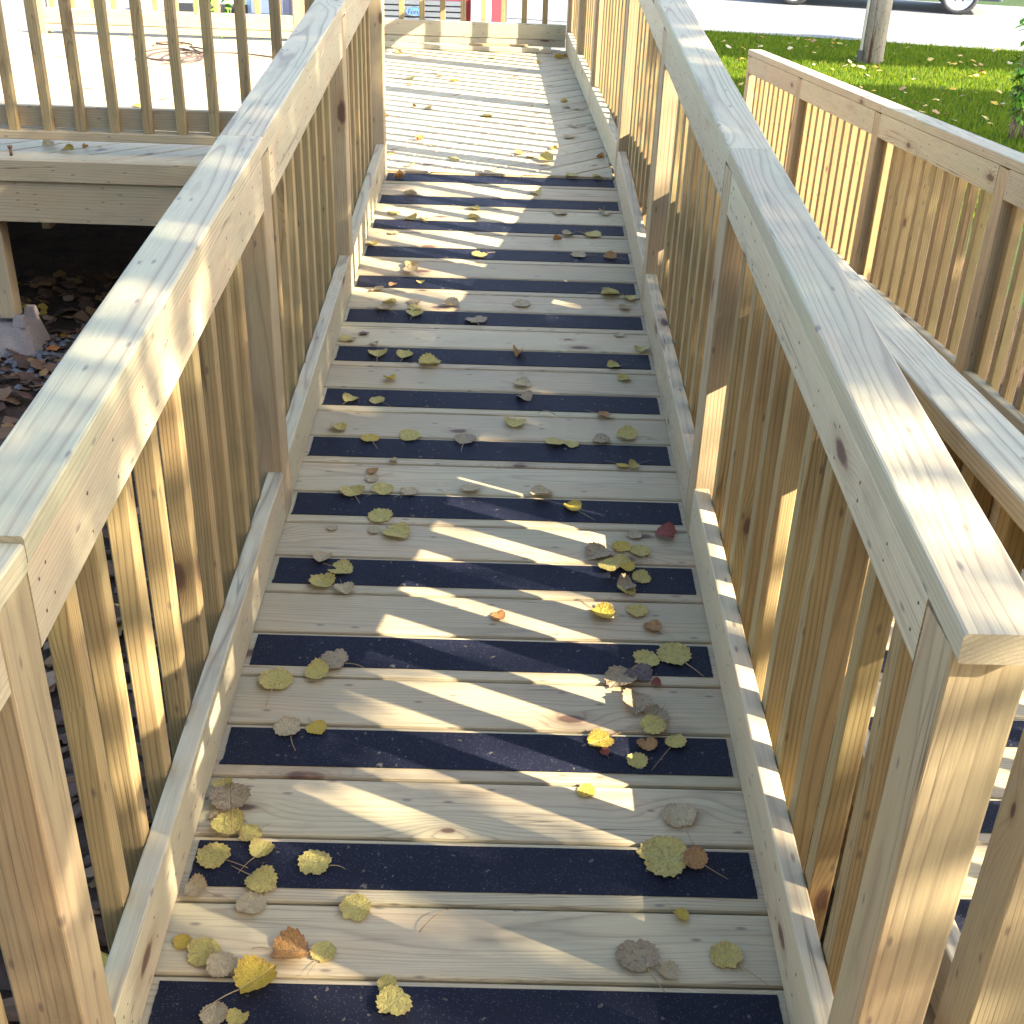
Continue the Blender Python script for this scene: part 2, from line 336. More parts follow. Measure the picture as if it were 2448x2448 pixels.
def tube(pts, r, mat, seg=7, r2=None, name="tube"):
    v = []; f = []; n = len(pts); r2 = r if r2 is None else r2
    for i, p in enumerate(pts):
        p = Vector(p); d = (Vector(pts[min(i + 1, n - 1)]) - Vector(pts[max(i - 1, 0)])).normalized()
        a = d.cross(Vector((0, 0, 1)));
        if a.length < 1e-3: a = Vector((1, 0, 0))
        a.normalize(); b = d.cross(a); rr = r + (r2 - r) * i / (n - 1)
        for k in range(seg):
            t_ = 2 * math.pi * k / seg; v.append(p + a * rr * math.cos(t_) + b * rr * math.sin(t_))
    for i in range(n - 1):
        for k in range(seg):
            k2 = (k + 1) % seg; f.append((i * seg + k, i * seg + k2, (i + 1) * seg + k2, (i + 1) * seg + k))
    f.append(tuple(range(seg))[::-1]); f.append(tuple((n - 1) * seg + k for k in range(seg)))
    return mesh(name, v, f, mat, True)
def boxmesh(x0, x1, y0, y1, z0, z1, mat, name="box"):
    v = [(x, y, z) for x in (x0, x1) for y in (y0, y1) for z in (z0, z1)]
    f = [(0, 1, 3, 2), (4, 6, 7, 5), (0, 4, 5, 1), (2, 3, 7, 6), (0, 2, 6, 4), (1, 5, 7, 3)]
    return mesh(name, v, f, mat)
I4 = Matrix.Identity(4)
def ntri(*a): pass
# ------------------------------------------------------------------ fences
UP = Vector((0, 0, 1))
def fence(name, label, cat, p0, e, n, z0, mm, posts, t0, t1, bals, top=0.95, plate_t=0.038, ap_h=0.092, kick=(0.010, 0.141),
          post_bot=-0.6, bal_bot=-0.12, group=None, plate_ends=None, bal_w=0.038, bottom_rail=False, kick2=None, post_lo=None, seed=1, rims=True, blocks=True, rmat='rail', amat='apron'):
    rng = random.Random(seed)
    e = Vector((e[0], e[1], 0)).normalized(); n = Vector((n[0], n[1], 0)).normalized(); p0 = Vector((p0[0], p0[1], 0))
    rt = root(name, label, cat, p0 + Vector((0, 0, post_bot)), group or 'timber railings around the ramps and deck')
    zb = lambda t: z0 + mm * t
    sl_ = math.sqrt(1 + mm * mm); d = Vector((e.x, e.y, mm))
    def P(t, nn, h): return p0 + e * t + n * nn + UP * (zb(t) + h)
    th = 0.038
    for t in posts:
        zt = zb(t + 0.0445) + top - plate_t - (0.004 if mm == 0 else 0.0045)
        L = zt - post_bot
        c = p0 + e * (t + 0.0445) + n * 0.0445; c.z = post_bot + L / 2
        put('post', board(L, 0.089, 0.089, M['post'], 0.004), frame(c, UP, -n), rt)
    spans = []
    ps = sorted(posts)
    edges = [(t, t + 0.089) for t in ps]
    cur = t0
    for a, b in edges:
        if a - cur > 0.06: spans.append((cur, a))
        cur = max(cur, b)
    if t1 - cur > 0.06: spans.append((cur, t1))
    for a, b in spans:
        a += 0.001; b -= 0.001; L = (b - a) * sl_; tm = (a + b) / 2
        if kick:
            kh = kick[1] - kick[0]
            put('kick_board', board(L, th, kh, M[rmat], 0.004, mm), frame(P(tm, th / 2, (kick[0] + kick[1]) / 2), d, UP), rt)
            if blocks:
                for tb in ((a + 0.03, b - 0.03) if b - a > 0.5 else (tm,)):
                    if kick[0] > 0.006:
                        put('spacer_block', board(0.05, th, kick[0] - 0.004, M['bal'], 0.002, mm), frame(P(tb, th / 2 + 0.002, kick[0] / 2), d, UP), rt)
        if kick2:
            put('kick_board', board(L, th, kick2[1] - kick2[0], M['rail'], 0.003, mm), frame(P(tm, th / 2 + 0.004, (kick2[0] + kick2[1]) / 2), d, UP), rt)
        hb = top - plate_t - ap_h
        put('rail_board', board(L, th, ap_h - 0.001, M[amat], 0.003, mm), frame(P(tm, th / 2, hb + ap_h / 2 - 0.0005), d, UP), rt)
        if bottom_rail:
            put('bottom_rail', board(L, 0.089, 0.038, M[rmat], 0.003), frame(P(tm, 0.0455, 0.082), d, UP), rt)
        if rims and post_bot < zb(tm) - 0.3:
            put('rim_joist', board(L, th, 0.184, M['post'], 0.002, mm), frame(P(tm, th / 2 + 0.001, -0.036 - 0.094), d, UP), rt)
    for t in bals:
        if any(a - bal_w * 0.5 < t < b + bal_w * 0.5 for a, b in edges): continue
        h1 = top - plate_t - 0.004; h0 = bal_bot
        jj = rng.uniform(-0.002, 0.002)
        c = p0 + e * (t + jj) + n * (th + bal_w / 2 + 0.0005 + rng.uniform(0, 0.0012)) + UP * (zb(t) + (h0 + h1) / 2)
        mw = frame(c, UP, n) @ Matrix.Rotation(rng.uniform(-0.006, 0.006), 4, 'Z')
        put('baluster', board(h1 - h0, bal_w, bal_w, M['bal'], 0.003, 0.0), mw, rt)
    nv = []; nf = []
    hb = top - plate_t - ap_h
    for t in list(bals) + [a - 0.025 for a, b in edges] + [b + 0.025 for a, b in edges]:
        if any(a - 0.01 < t < b + 0.01 for a, b in edges) or not (t0 < t < t1): continue
        for hz in (hb + 0.026 + rng.uniform(-.008, .008), hb + ap_h - 0.03 + rng.uniform(-.008, .008)) + ((0.10, 0.055) if kick and kick[0] < 0.05 else ()):
            q = P(t + rng.uniform(-.006, .006), 0, hz); k = len(nv); rr = rng.uniform(0.0022, 0.0034)
            nv.append(tuple(q - n * 0.0010)); nv += [tuple(q + (e * math.cos(a_) + UP * math.sin(a_)) * rr - n * 0.0004) for a_ in [j * math.pi / 3 for j in range(6)]]
            nf += [(k, k + 1 + j, k + 1 + (j + 1) % 6) for j in range(6)]
    if nv: put('nail_heads', mesh('nail_heads', nv, nf, M['nail']), Matrix.Identity(4), rt, kind='stuff')
    cuts = plate_ends if plate_ends else [t0] + [t + 0.045 for t in ps if t0 + 0.5 < t < t1 - 0.5] + [t1]
    for a, b in zip(cuts[:-1], cuts[1:]):
        a += 0.0007; b -= 0.0007; L = (b - a) * sl_
        put('top_rail', board(L, 0.096, plate_t, M['rail'], 0.0045, mm), frame(P((a + b) / 2, 0.0455, top - plate_t / 2), d, UP), rt)
    return rt
def rng_list(a, b, s=0.145):
    o = []; x = a
    while x <= b: o.append(x); x += s
    return o
SL = 1 / 12
DZ = 0.348
fence('ramp_railing', 'long sloping railing on the right side of the grit-taped ramp, near post facing the viewer', 'railing', (0.512, 0), (0, 1), (1, 0), 0, SL,
      [-0.278, 1.29, 2.64, 4.0], -0.295, 4.09, [-0.036, 0.107, 0.242, 0.377, 0.52, 0.684, 0.819, 0.96, 1.093, 1.232, 1.43, 1.565, 1.704, 1.833, 1.959, 2.118, 2.242, 2.355, 2.515] + rng_list(2.80, 3.95, 0.142),
      plate_ends=[-0.302, 1.334, 4.045], rmat='apron', seed=2)
fence('ramp_railing', 'sloping railing on the left side of the grit-taped ramp, beside the deck', 'railing', (-0.505, 0), (0, 1), (-1, 0), 0, SL,
      [-0.255, 1.31, 2.72, 3.99], -0.255, 4.08, [-0.11, 0.04, 0.126 + 0.04, 0.32, 0.47, 0.63, 0.78, 0.93, 1.07, 1.20] + [1.50, 1.64, 1.779, 1.929, 2.068, 2.207, 2.354, 2.51, 2.65] + rng_list(2.87, 3.95, 0.142),
      top=0.942, ap_h=0.114, plate_ends=[-0.165, 1.34, 4.08], seed=3)
fence('landing_railing', 'level timber railing running from the left foot of the ramp around the near landing', 'railing', (-0.505, -0.26), (0, -1), (-1, 0), -0.024, 0,
      [0.9, 1.55], 0.0, 1.64, rng_list(0.12, 1.5), top=0.944, ap_h=0.10, plate_ends=[-0.094, 1.64], seed=4)
fence('ramp_railing', 'lower timber railing close outside the right ramp railing, dropping away along the second ramp', 'railing', (0.811, 0), (0, 1), (-1, 0), -0.06, -0.06,
      [-0.172, 1.30, 2.75, 4.2, 5.65, 7.1], -0.19, 7.19, rng_list(0.139, 7.05, 0.1406), ap_h=0.10, plate_ends=[-0.19, 1.9, 4.25, 7.19], seed=5)
fence('ramp_railing', 'far right timber railing along the lawn side of the second ramp, half sunlit', 'railing', (1.924, 0), (-0.0345, 1), (1, 0.0345), -0.070, -0.0568,
      [0.08, 1.54, 3.0, 4.46, 5.92, 7.29], -0.2, 7.38, [t for k in range(-1, 5) for t in rng_list(0.08 + 1.46 * k + 0.149, 0.08 + 1.46 * (k + 1) - 0.0205, 0.12899)], ap_h=0.11,
      plate_ends=[-0.2, 3.04, 7.385], amat='rail', seed=6)
Lx = Vector((0.43 - 0.512, 7.80 - 4.09, 0)).length
fence('landing_railing', 'level timber railing on the right side of the sunlit upper landing', 'railing', (0.512, 4.09), (0.43 - 0.512, 7.80 - 4.09), (7.80 - 4.09, 0.512 - 0.43), DZ, 0,
      [1.45, 2.6, Lx - 0.09], 0.0, Lx, rng_list(0.10, Lx), plate_ends=[-0.045, 1.5, Lx + 0.10], seed=7)
fence('landing_railing', 'timber railing across the far end of the upper landing in front of the red truck', 'railing', (0.43, 7.82), (-1, 0), (0, 1), DZ, 0,
      [1.86, 3.72], 0.0, 3.81, [0.156 + 0.1465 * i for i in range(25)], kick=(0.072, 0.174), kick2=(0.02, 0.069), bal_bot=0.08, plate_ends=[-0.06, 1.9, 3.81], seed=8, blocks=False)
fence('deck_railing', 'shaded timber picket railing along the front edge of the raised deck', 'railing', (-0.612, 4.236), (-1, 0), (0, -1), DZ, 0,
      [0.02, 2.02], 0.0, 2.9, [0.218 + 0.149 * i for i in range(18)], kick=(0.108, 0.200), bal_bot=0.102, post_bot=DZ, bottom_rail=True, plate_ends=[0.0, 2.05, 2.9], bal_w=0.041, rmat='post', seed=9, rims=False, blocks=False)

# ------------------------------------------------------------------ ramps and landing floors
PITCH = 0.1445
def tape(xw, rng):
    """grit strip with slightly torn ends"""
    n = 14; v = []; f = []
    hw, hd = xw, 0.0504
    pts = []
    for i in range(n + 1):
        y = -hd + 2 * hd * i / n; pts.append((hw + rng.uniform(-0.0006, 0.0006), y))
    for i in range(n + 1):
        y = hd - 2 * hd * i / n; pts.append((-hw + rng.uniform(-0.0008, 0.0008) - (0.004 if i > 12 and rng.random() < .4 else 0), y))
    k = len(pts)
    v = [(x, y, 0.0012) for x, y in pts] + [(x, y, 0.0) for x, y in pts]
    f = [tuple(range(k))] + [(i, k + i, k + (i + 1) % k, (i + 1) % k) for i in range(k)]
    return mesh('strip', v, f, M['grit'])
def floor_run(rt, x0f, x1f, j0, j1, z0, mm, strips, seed):
    rng = random.Random(seed); nn = Vector((0, -mm, 1)).normalized(); d = Vector((0, 1, mm)).normalized()
    for j in range(j0, j1 + 1):
        yc = j * PITCH - 0.0579 ; zc = z0 + mm * yc
        xa, xb = x0f(yc), x1f(yc); L = xb - xa
        c = Vector(((xa + xb) / 2 + rng.uniform(-0.001, 0.001), yc, zc)) - nn * (0.018 + rng.uniform(0, 0.0008))
        b = put('deck_board', board(L, 0.1395, 0.036, M['deck'], 0.0065), frame(c, (1, 0, 0), nn) @ Matrix.Rotation(rng.uniform(-0.0012, 0.0012), 4, 'Z'), rt)
        if strips and j % 2 == 0:
            cc = Vector(((xa + xb) / 2, j * PITCH - 0.0504, 0)); cc.z = z0 + mm * cc.y
            put('anti_slip_strip', tape(min(0.5, L / 2 - 0.01), rng), frame(cc + nn * 0.0006, (1, 0, 0), nn) @ Matrix.Rotation(rng.uniform(-0.002, 0.002), 4, 'Z'), b)
rt = root('wheelchair_ramp', 'straight timber ramp with black grit strips and scattered leaves, climbing away between two railings', 'ramp', (0, -0.5, -0.6), 'timber ramps')
floor_run(rt, lambda y: -0.512, lambda y: 0.519, -3, 28, 0, SL, True, 11)
for x in (-0.40, 0.0, 0.40):
    put('joist', board(4.4, 0.038, 0.184, M['post'], 0.002, SL), frame((x, 1.75, 1.75 * SL - 0.038 - 0.094), (0, 1, SL), UP), rt)
rt = root('wheelchair_ramp', 'second timber ramp to the right, seen low down through the gap beside the near post', 'ramp', (1.3, -0.2, -0.6), 'timber ramps')
floor_run(rt, lambda y: 0.803, lambda y: 1.935 - 0.0345 * y, 0, 50, -0.064, -0.058, True, 12)
for x in (0.9, 1.3, 1.65):
    put('joist', board(7.0, 0.038, 0.140, M['post'], 0.002, -0.058), frame((x, 3.5, -0.064 - 0.058 * 3.5 - 0.038 - 0.072), (0, 1, -0.058), UP), rt)
rt = root('turn_landing', 'level plank landing at the foot of the two ramps, under the viewer', 'landing', (0.6, -1.0, -0.6))
for i in range(9):
    yc = -0.585 - i * PITCH
    put('deck_board', board(2.50, 0.1395, 0.036, M['deck'], 0.0065), frame((0.74, yc, -0.060), (1, 0, 0), UP), rt)
for x in (-0.40, 0.2, 0.9, 1.6):
    put('joist', board(1.45, 0.038, 0.184, M['post'], 0.002), frame((x, -1.18, -0.174), (0, 1, 0), UP), rt)
for x in (-0.35, 1.8):
    for y in (-0.65, -1.75):
        put('support_post', board(0.34, 0.089, 0.089, M['post'], 0.004), frame((x, y, -0.43), UP, (0, -1, 0)), rt)

# ------------------------------------------------------------------ upper deck with diagonal boards
def clip(poly, a, b, c):
    out = []
    for i in range(len(poly)):
        p, q = poly[i], poly[(i + 1) % len(poly)]
        dp = a * p[0] + b * p[1] - c; dq = a * q[0] + b * q[1] - c
        if dp <= 0: out.append(p)
        if (dp < 0 < dq) or (dq < 0 < dp):
            s = dp / (dp - dq); out.append((p[0] + s * (q[0] - p[0]), p[1] + s * (q[1] - p[1])))
    return out
deck = root('raised_deck', 'raised timber deck and landing with diagonal boards, white with sun beyond the ramp', 'deck', (-1.4, 6.0, -0.6))
x0, x1, y0, y1 = -3.55, 0.507, 4.0565, 7.93
ang = R(45); ca, sa = math.cos(ang), math.sin(ang)
def to_l(x, y): return (x * ca + y * sa, -x * sa + y * ca)
rngd = random.Random(5)
kmin, kmax = int(-1), int(80)
vs = [to_l(x, y)[1] for x in (x0, x1) for y in (y0, y1)]
j0, j1 = int(min(vs) / PITCH) - 1, int(max(vs) / PITCH) + 2
off = to_l(0.5, 4.259)[1] % PITCH
for j in range(j0, j1):
    ya, yb = j * PITCH + off + 0.0025, (j + 1) * PITCH + off - 0.0025
    us = [to_l(x, y)[0] for x in (x0, x1) for y in (y0, y1)]
    poly = [(min(us) - 1, ya), (max(us) + 1, ya), (max(us) + 1, yb), (min(us) - 1, yb)]
    # rectangle sides in local coordinates
    for (nx, ny, c) in ((-1, 0, -x0), (1, 0, x1), (0, -1, -y0), (0, 1, y1)):
        a = nx * ca + ny * sa; b = -nx * sa + ny * ca
        poly = clip(poly, a, b, c)
        if len(poly) < 3: break
    if len(poly) < 3: continue
    # notch for the front-left edge: boards left of the ramp start at y 4.17
    cu_ = sum(p[0] for p in poly) / len(poly); cv_ = (ya + yb) / 2
    k = len(poly); bz = 0.005
    def inset(p, d): 
        return (p[0] - cu_, (p[1] - cv_) * (1 - d / ((yb - ya) / 2)))
    dz = rngd.uniform(-0.0006, 0.0006)
    v = [(*inset(p, bz), 0.018 + dz) for p in poly] + [(*inset(p, 0), 0.018 - bz) for p in poly] + [(*inset(p, 0), -0.018) for p in poly]
    f = [tuple(range(k)), tuple(range(3 * k - 1, 2 * k - 1, -1))]
    for lvl in (0, 1):
        for i in range(k):
            i2 = (i + 1) % k; f.append((lvl * k + i, (lvl + 1) * k + i, (lvl + 1) * k + i2, lvl * k + i2))
    me = mesh('diagonal_board', v, f, M['deck'])
    ctr = Vector((cu_ * ca - cv_ * sa, cu_ * sa + cv_ * ca, DZ - 0.018))
    put('deck_board', me, frame(ctr, (ca, sa, 0), UP), deck)
def bar(name, a, b, W, T, mat, parent, up=UP, bev=0.003, z=None):
    a = Vector(a); b = Vector(b)
    return put(name, board((b - a).length, W, T, mat, bev), frame((a + b) / 2, b - a, up), parent)
bar('edge_board', (-3.55, 4.038, 0.3015), (-0.60, 4.038, 0.3015), 0.036, 0.093, M['post'], deck)
bar('rim_joist', (-3.55, 4.056, 0.1605), (-0.60, 4.056, 0.1605), 0.038, 0.186, M['post'], deck)
bar('rim_joist', (-0.58, 4.077, 0.215), (0.50, 4.077, 0.215), 0.036, 0.184, M['post'], deck)
bar('rim_joist', (-3.53, 4.08, 0.19), (-3.53, 7.92, 0.19), 0.038, 0.23, M['post'], deck)
bar('rim_joist', (-3.50, 7.912, 0.19), (0.50, 7.912, 0.19), 0.030, 0.23, M['post'], deck)
for i in range(9):
    x = -3.1 + i * 0.42
    bar('joist', (x, 4.10, 0.218), (x, 7.88, 0.218), 0.038, 0.184, M['post'], deck)
bar('beam', (-3.45, 5.20, 0.030), (0.40, 5.20, 0.030), 0.076, 0.184, M['post'], deck)
bar('beam', (-3.45, 7.55, 0.030), (0.40, 7.55, 0.030), 0.076, 0.184, M['post'], deck)
bar('beam', (-2.20, 4.42, 0.028), (-2.20, 7.5, 0.028), 0.038, 0.20, M['post'], deck, bev=0.002)
for (px, py, zt) in ((-2.325, 4.125, 0.066), (-0.9, 7.5, -0.064), (-2.9, 7.5, -0.064), (0.25, 6.0, 0.12)):
    put('support_post', board(zt + 0.41, 0.089, 0.089, M['post'], 0.004), frame((px, py, (zt - 0.41) / 2), UP, (0, -1, 0)), deck)
for i in range(7):  # boards added on the far and left sides to keep the underdeck dark
    z = -0.02 - i * 0.085
    bar('added_skirt_board', (-3.5, 7.95, z), (0.5, 7.95, z), 0.02, 0.080, M['post'], deck)
    bar('added_skirt_board', (-3.57, 4.1, z), (-3.57, 7.9, z), 0.02, 0.080, M['post'], deck)
# concrete deck block under the front post
def deck_block(loc):
    rt = root('deck_block', 'grey concrete deck block carrying the corner post under the deck', 'concrete block', loc)
    def frus(w0, w1, z0, z1):
        v = []
        for w_, z in ((w0, z0), (w1, z1)):
            c = w_ * 0.12
            for sx, sy in ((1, 1), (-1, 1), (-1, -1), (1, -1)):
                a = [(sx * (w_ / 2), sy * (w_ / 2 - c), z), (sx * (w_ / 2 - c), sy * (w_ / 2), z)]
                if sx * sy < 0: a.reverse()
                v += a
        f = [tuple(range(8))[::-1], tuple(range(8, 16))] + [(i, (i + 1) % 8, 8 + (i + 1) % 8, 8 + i) for i in range(8)]
        return v, f
    v, f = frus(0.29, 0.205, 0.0, 0.165)
    put('base', mesh('block_base', v, f, M['concrete']), Matrix.Translation(loc), rt)
    for sx in (-1, 1):
        for sy in (-1, 1):
            v, f = frus(0.062, 0.045, 0.0, 0.045)
            put('lug', mesh('block_lug', v, f, M['concrete']), Matrix.Translation(Vector(loc) + Vector((sx * 0.072, sy * 0.072, 0.166))), rt)
deck_block((-2.325, 4.125, -0.6))

# ------------------------------------------------------------------ small things on the deck
rt = root('plank', 'pale loose plank lying on the boards at the foot of the far railing', 'plank', (-0.28, 7.71, DZ))
put('board', board(1.21, 0.085, 0.032, M['rail'], 0.003), frame((-0.28, 7.715, DZ + 0.018), (1, -0.02, 0), UP), rt)
put('batten', board(0.42, 0.03, 0.012, M['bal'], 0.002), frame((-0.05, 7.712, DZ + 0.041), (1, 0.05, 0), UP), rt)
pts = []
for i in range(150):
    a = i / 150 * 2 * math.pi * 3.3; rr = 0.085 + 0.028 * math.sin(i * 0.13) + 0.0002 * i
    pts.append((-2.12 + rr * 1.5 * math.cos(a) + 0.05 * math.sin(i * .05), 6.86 + rr * 2.3 * math.sin(a), DZ + 0.007 + 0.011 * (i / 50)))
for i in range(30):
    s = i / 29; pts.append((-2.0 + 0.75 * s, 6.98 + 0.10 * math.sin(s * 5) + 0.10 * s, DZ + 0.03 * (1 - s) ** 3 + 0.006))
o = put('extension_cord', tube(pts, 0.0055, M['cord'], 7), I4); o['label'] = 'dark brown cord coiled on the sunlit deck behind the pickets'; o['category'] = 'cord'
pts = [(-2.28 + 0.12 * math.cos(a), 7.42 + 0.10 * math.sin(a), DZ + 0.008 + 0.02 * (a / 5)) for a in [x * 0.2 for x in range(26)]]
o = put('rope', tube(pts, 0.006, M['cord'], 6), I4); o['label'] = 'short loop of brown rope on the deck beyond the coiled cord'; o['category'] = 'rope'
rt = root('bolt', 'short rusty bolt standing on the deck edge under the picket railing', 'bolt', (-2.18, 4.10, DZ + 0.001))
put('shank', tube([(-2.18, 4.10, DZ + 0.001), (-2.18, 4.10, DZ + 0.034)], 0.0068, M['rust'], 10), I4, rt)
put('head', tube([(-2.18, 4.10, DZ + 0.034), (-2.18, 4.10, DZ + 0.044)], 0.0110, M['rust'], 6), I4, rt)
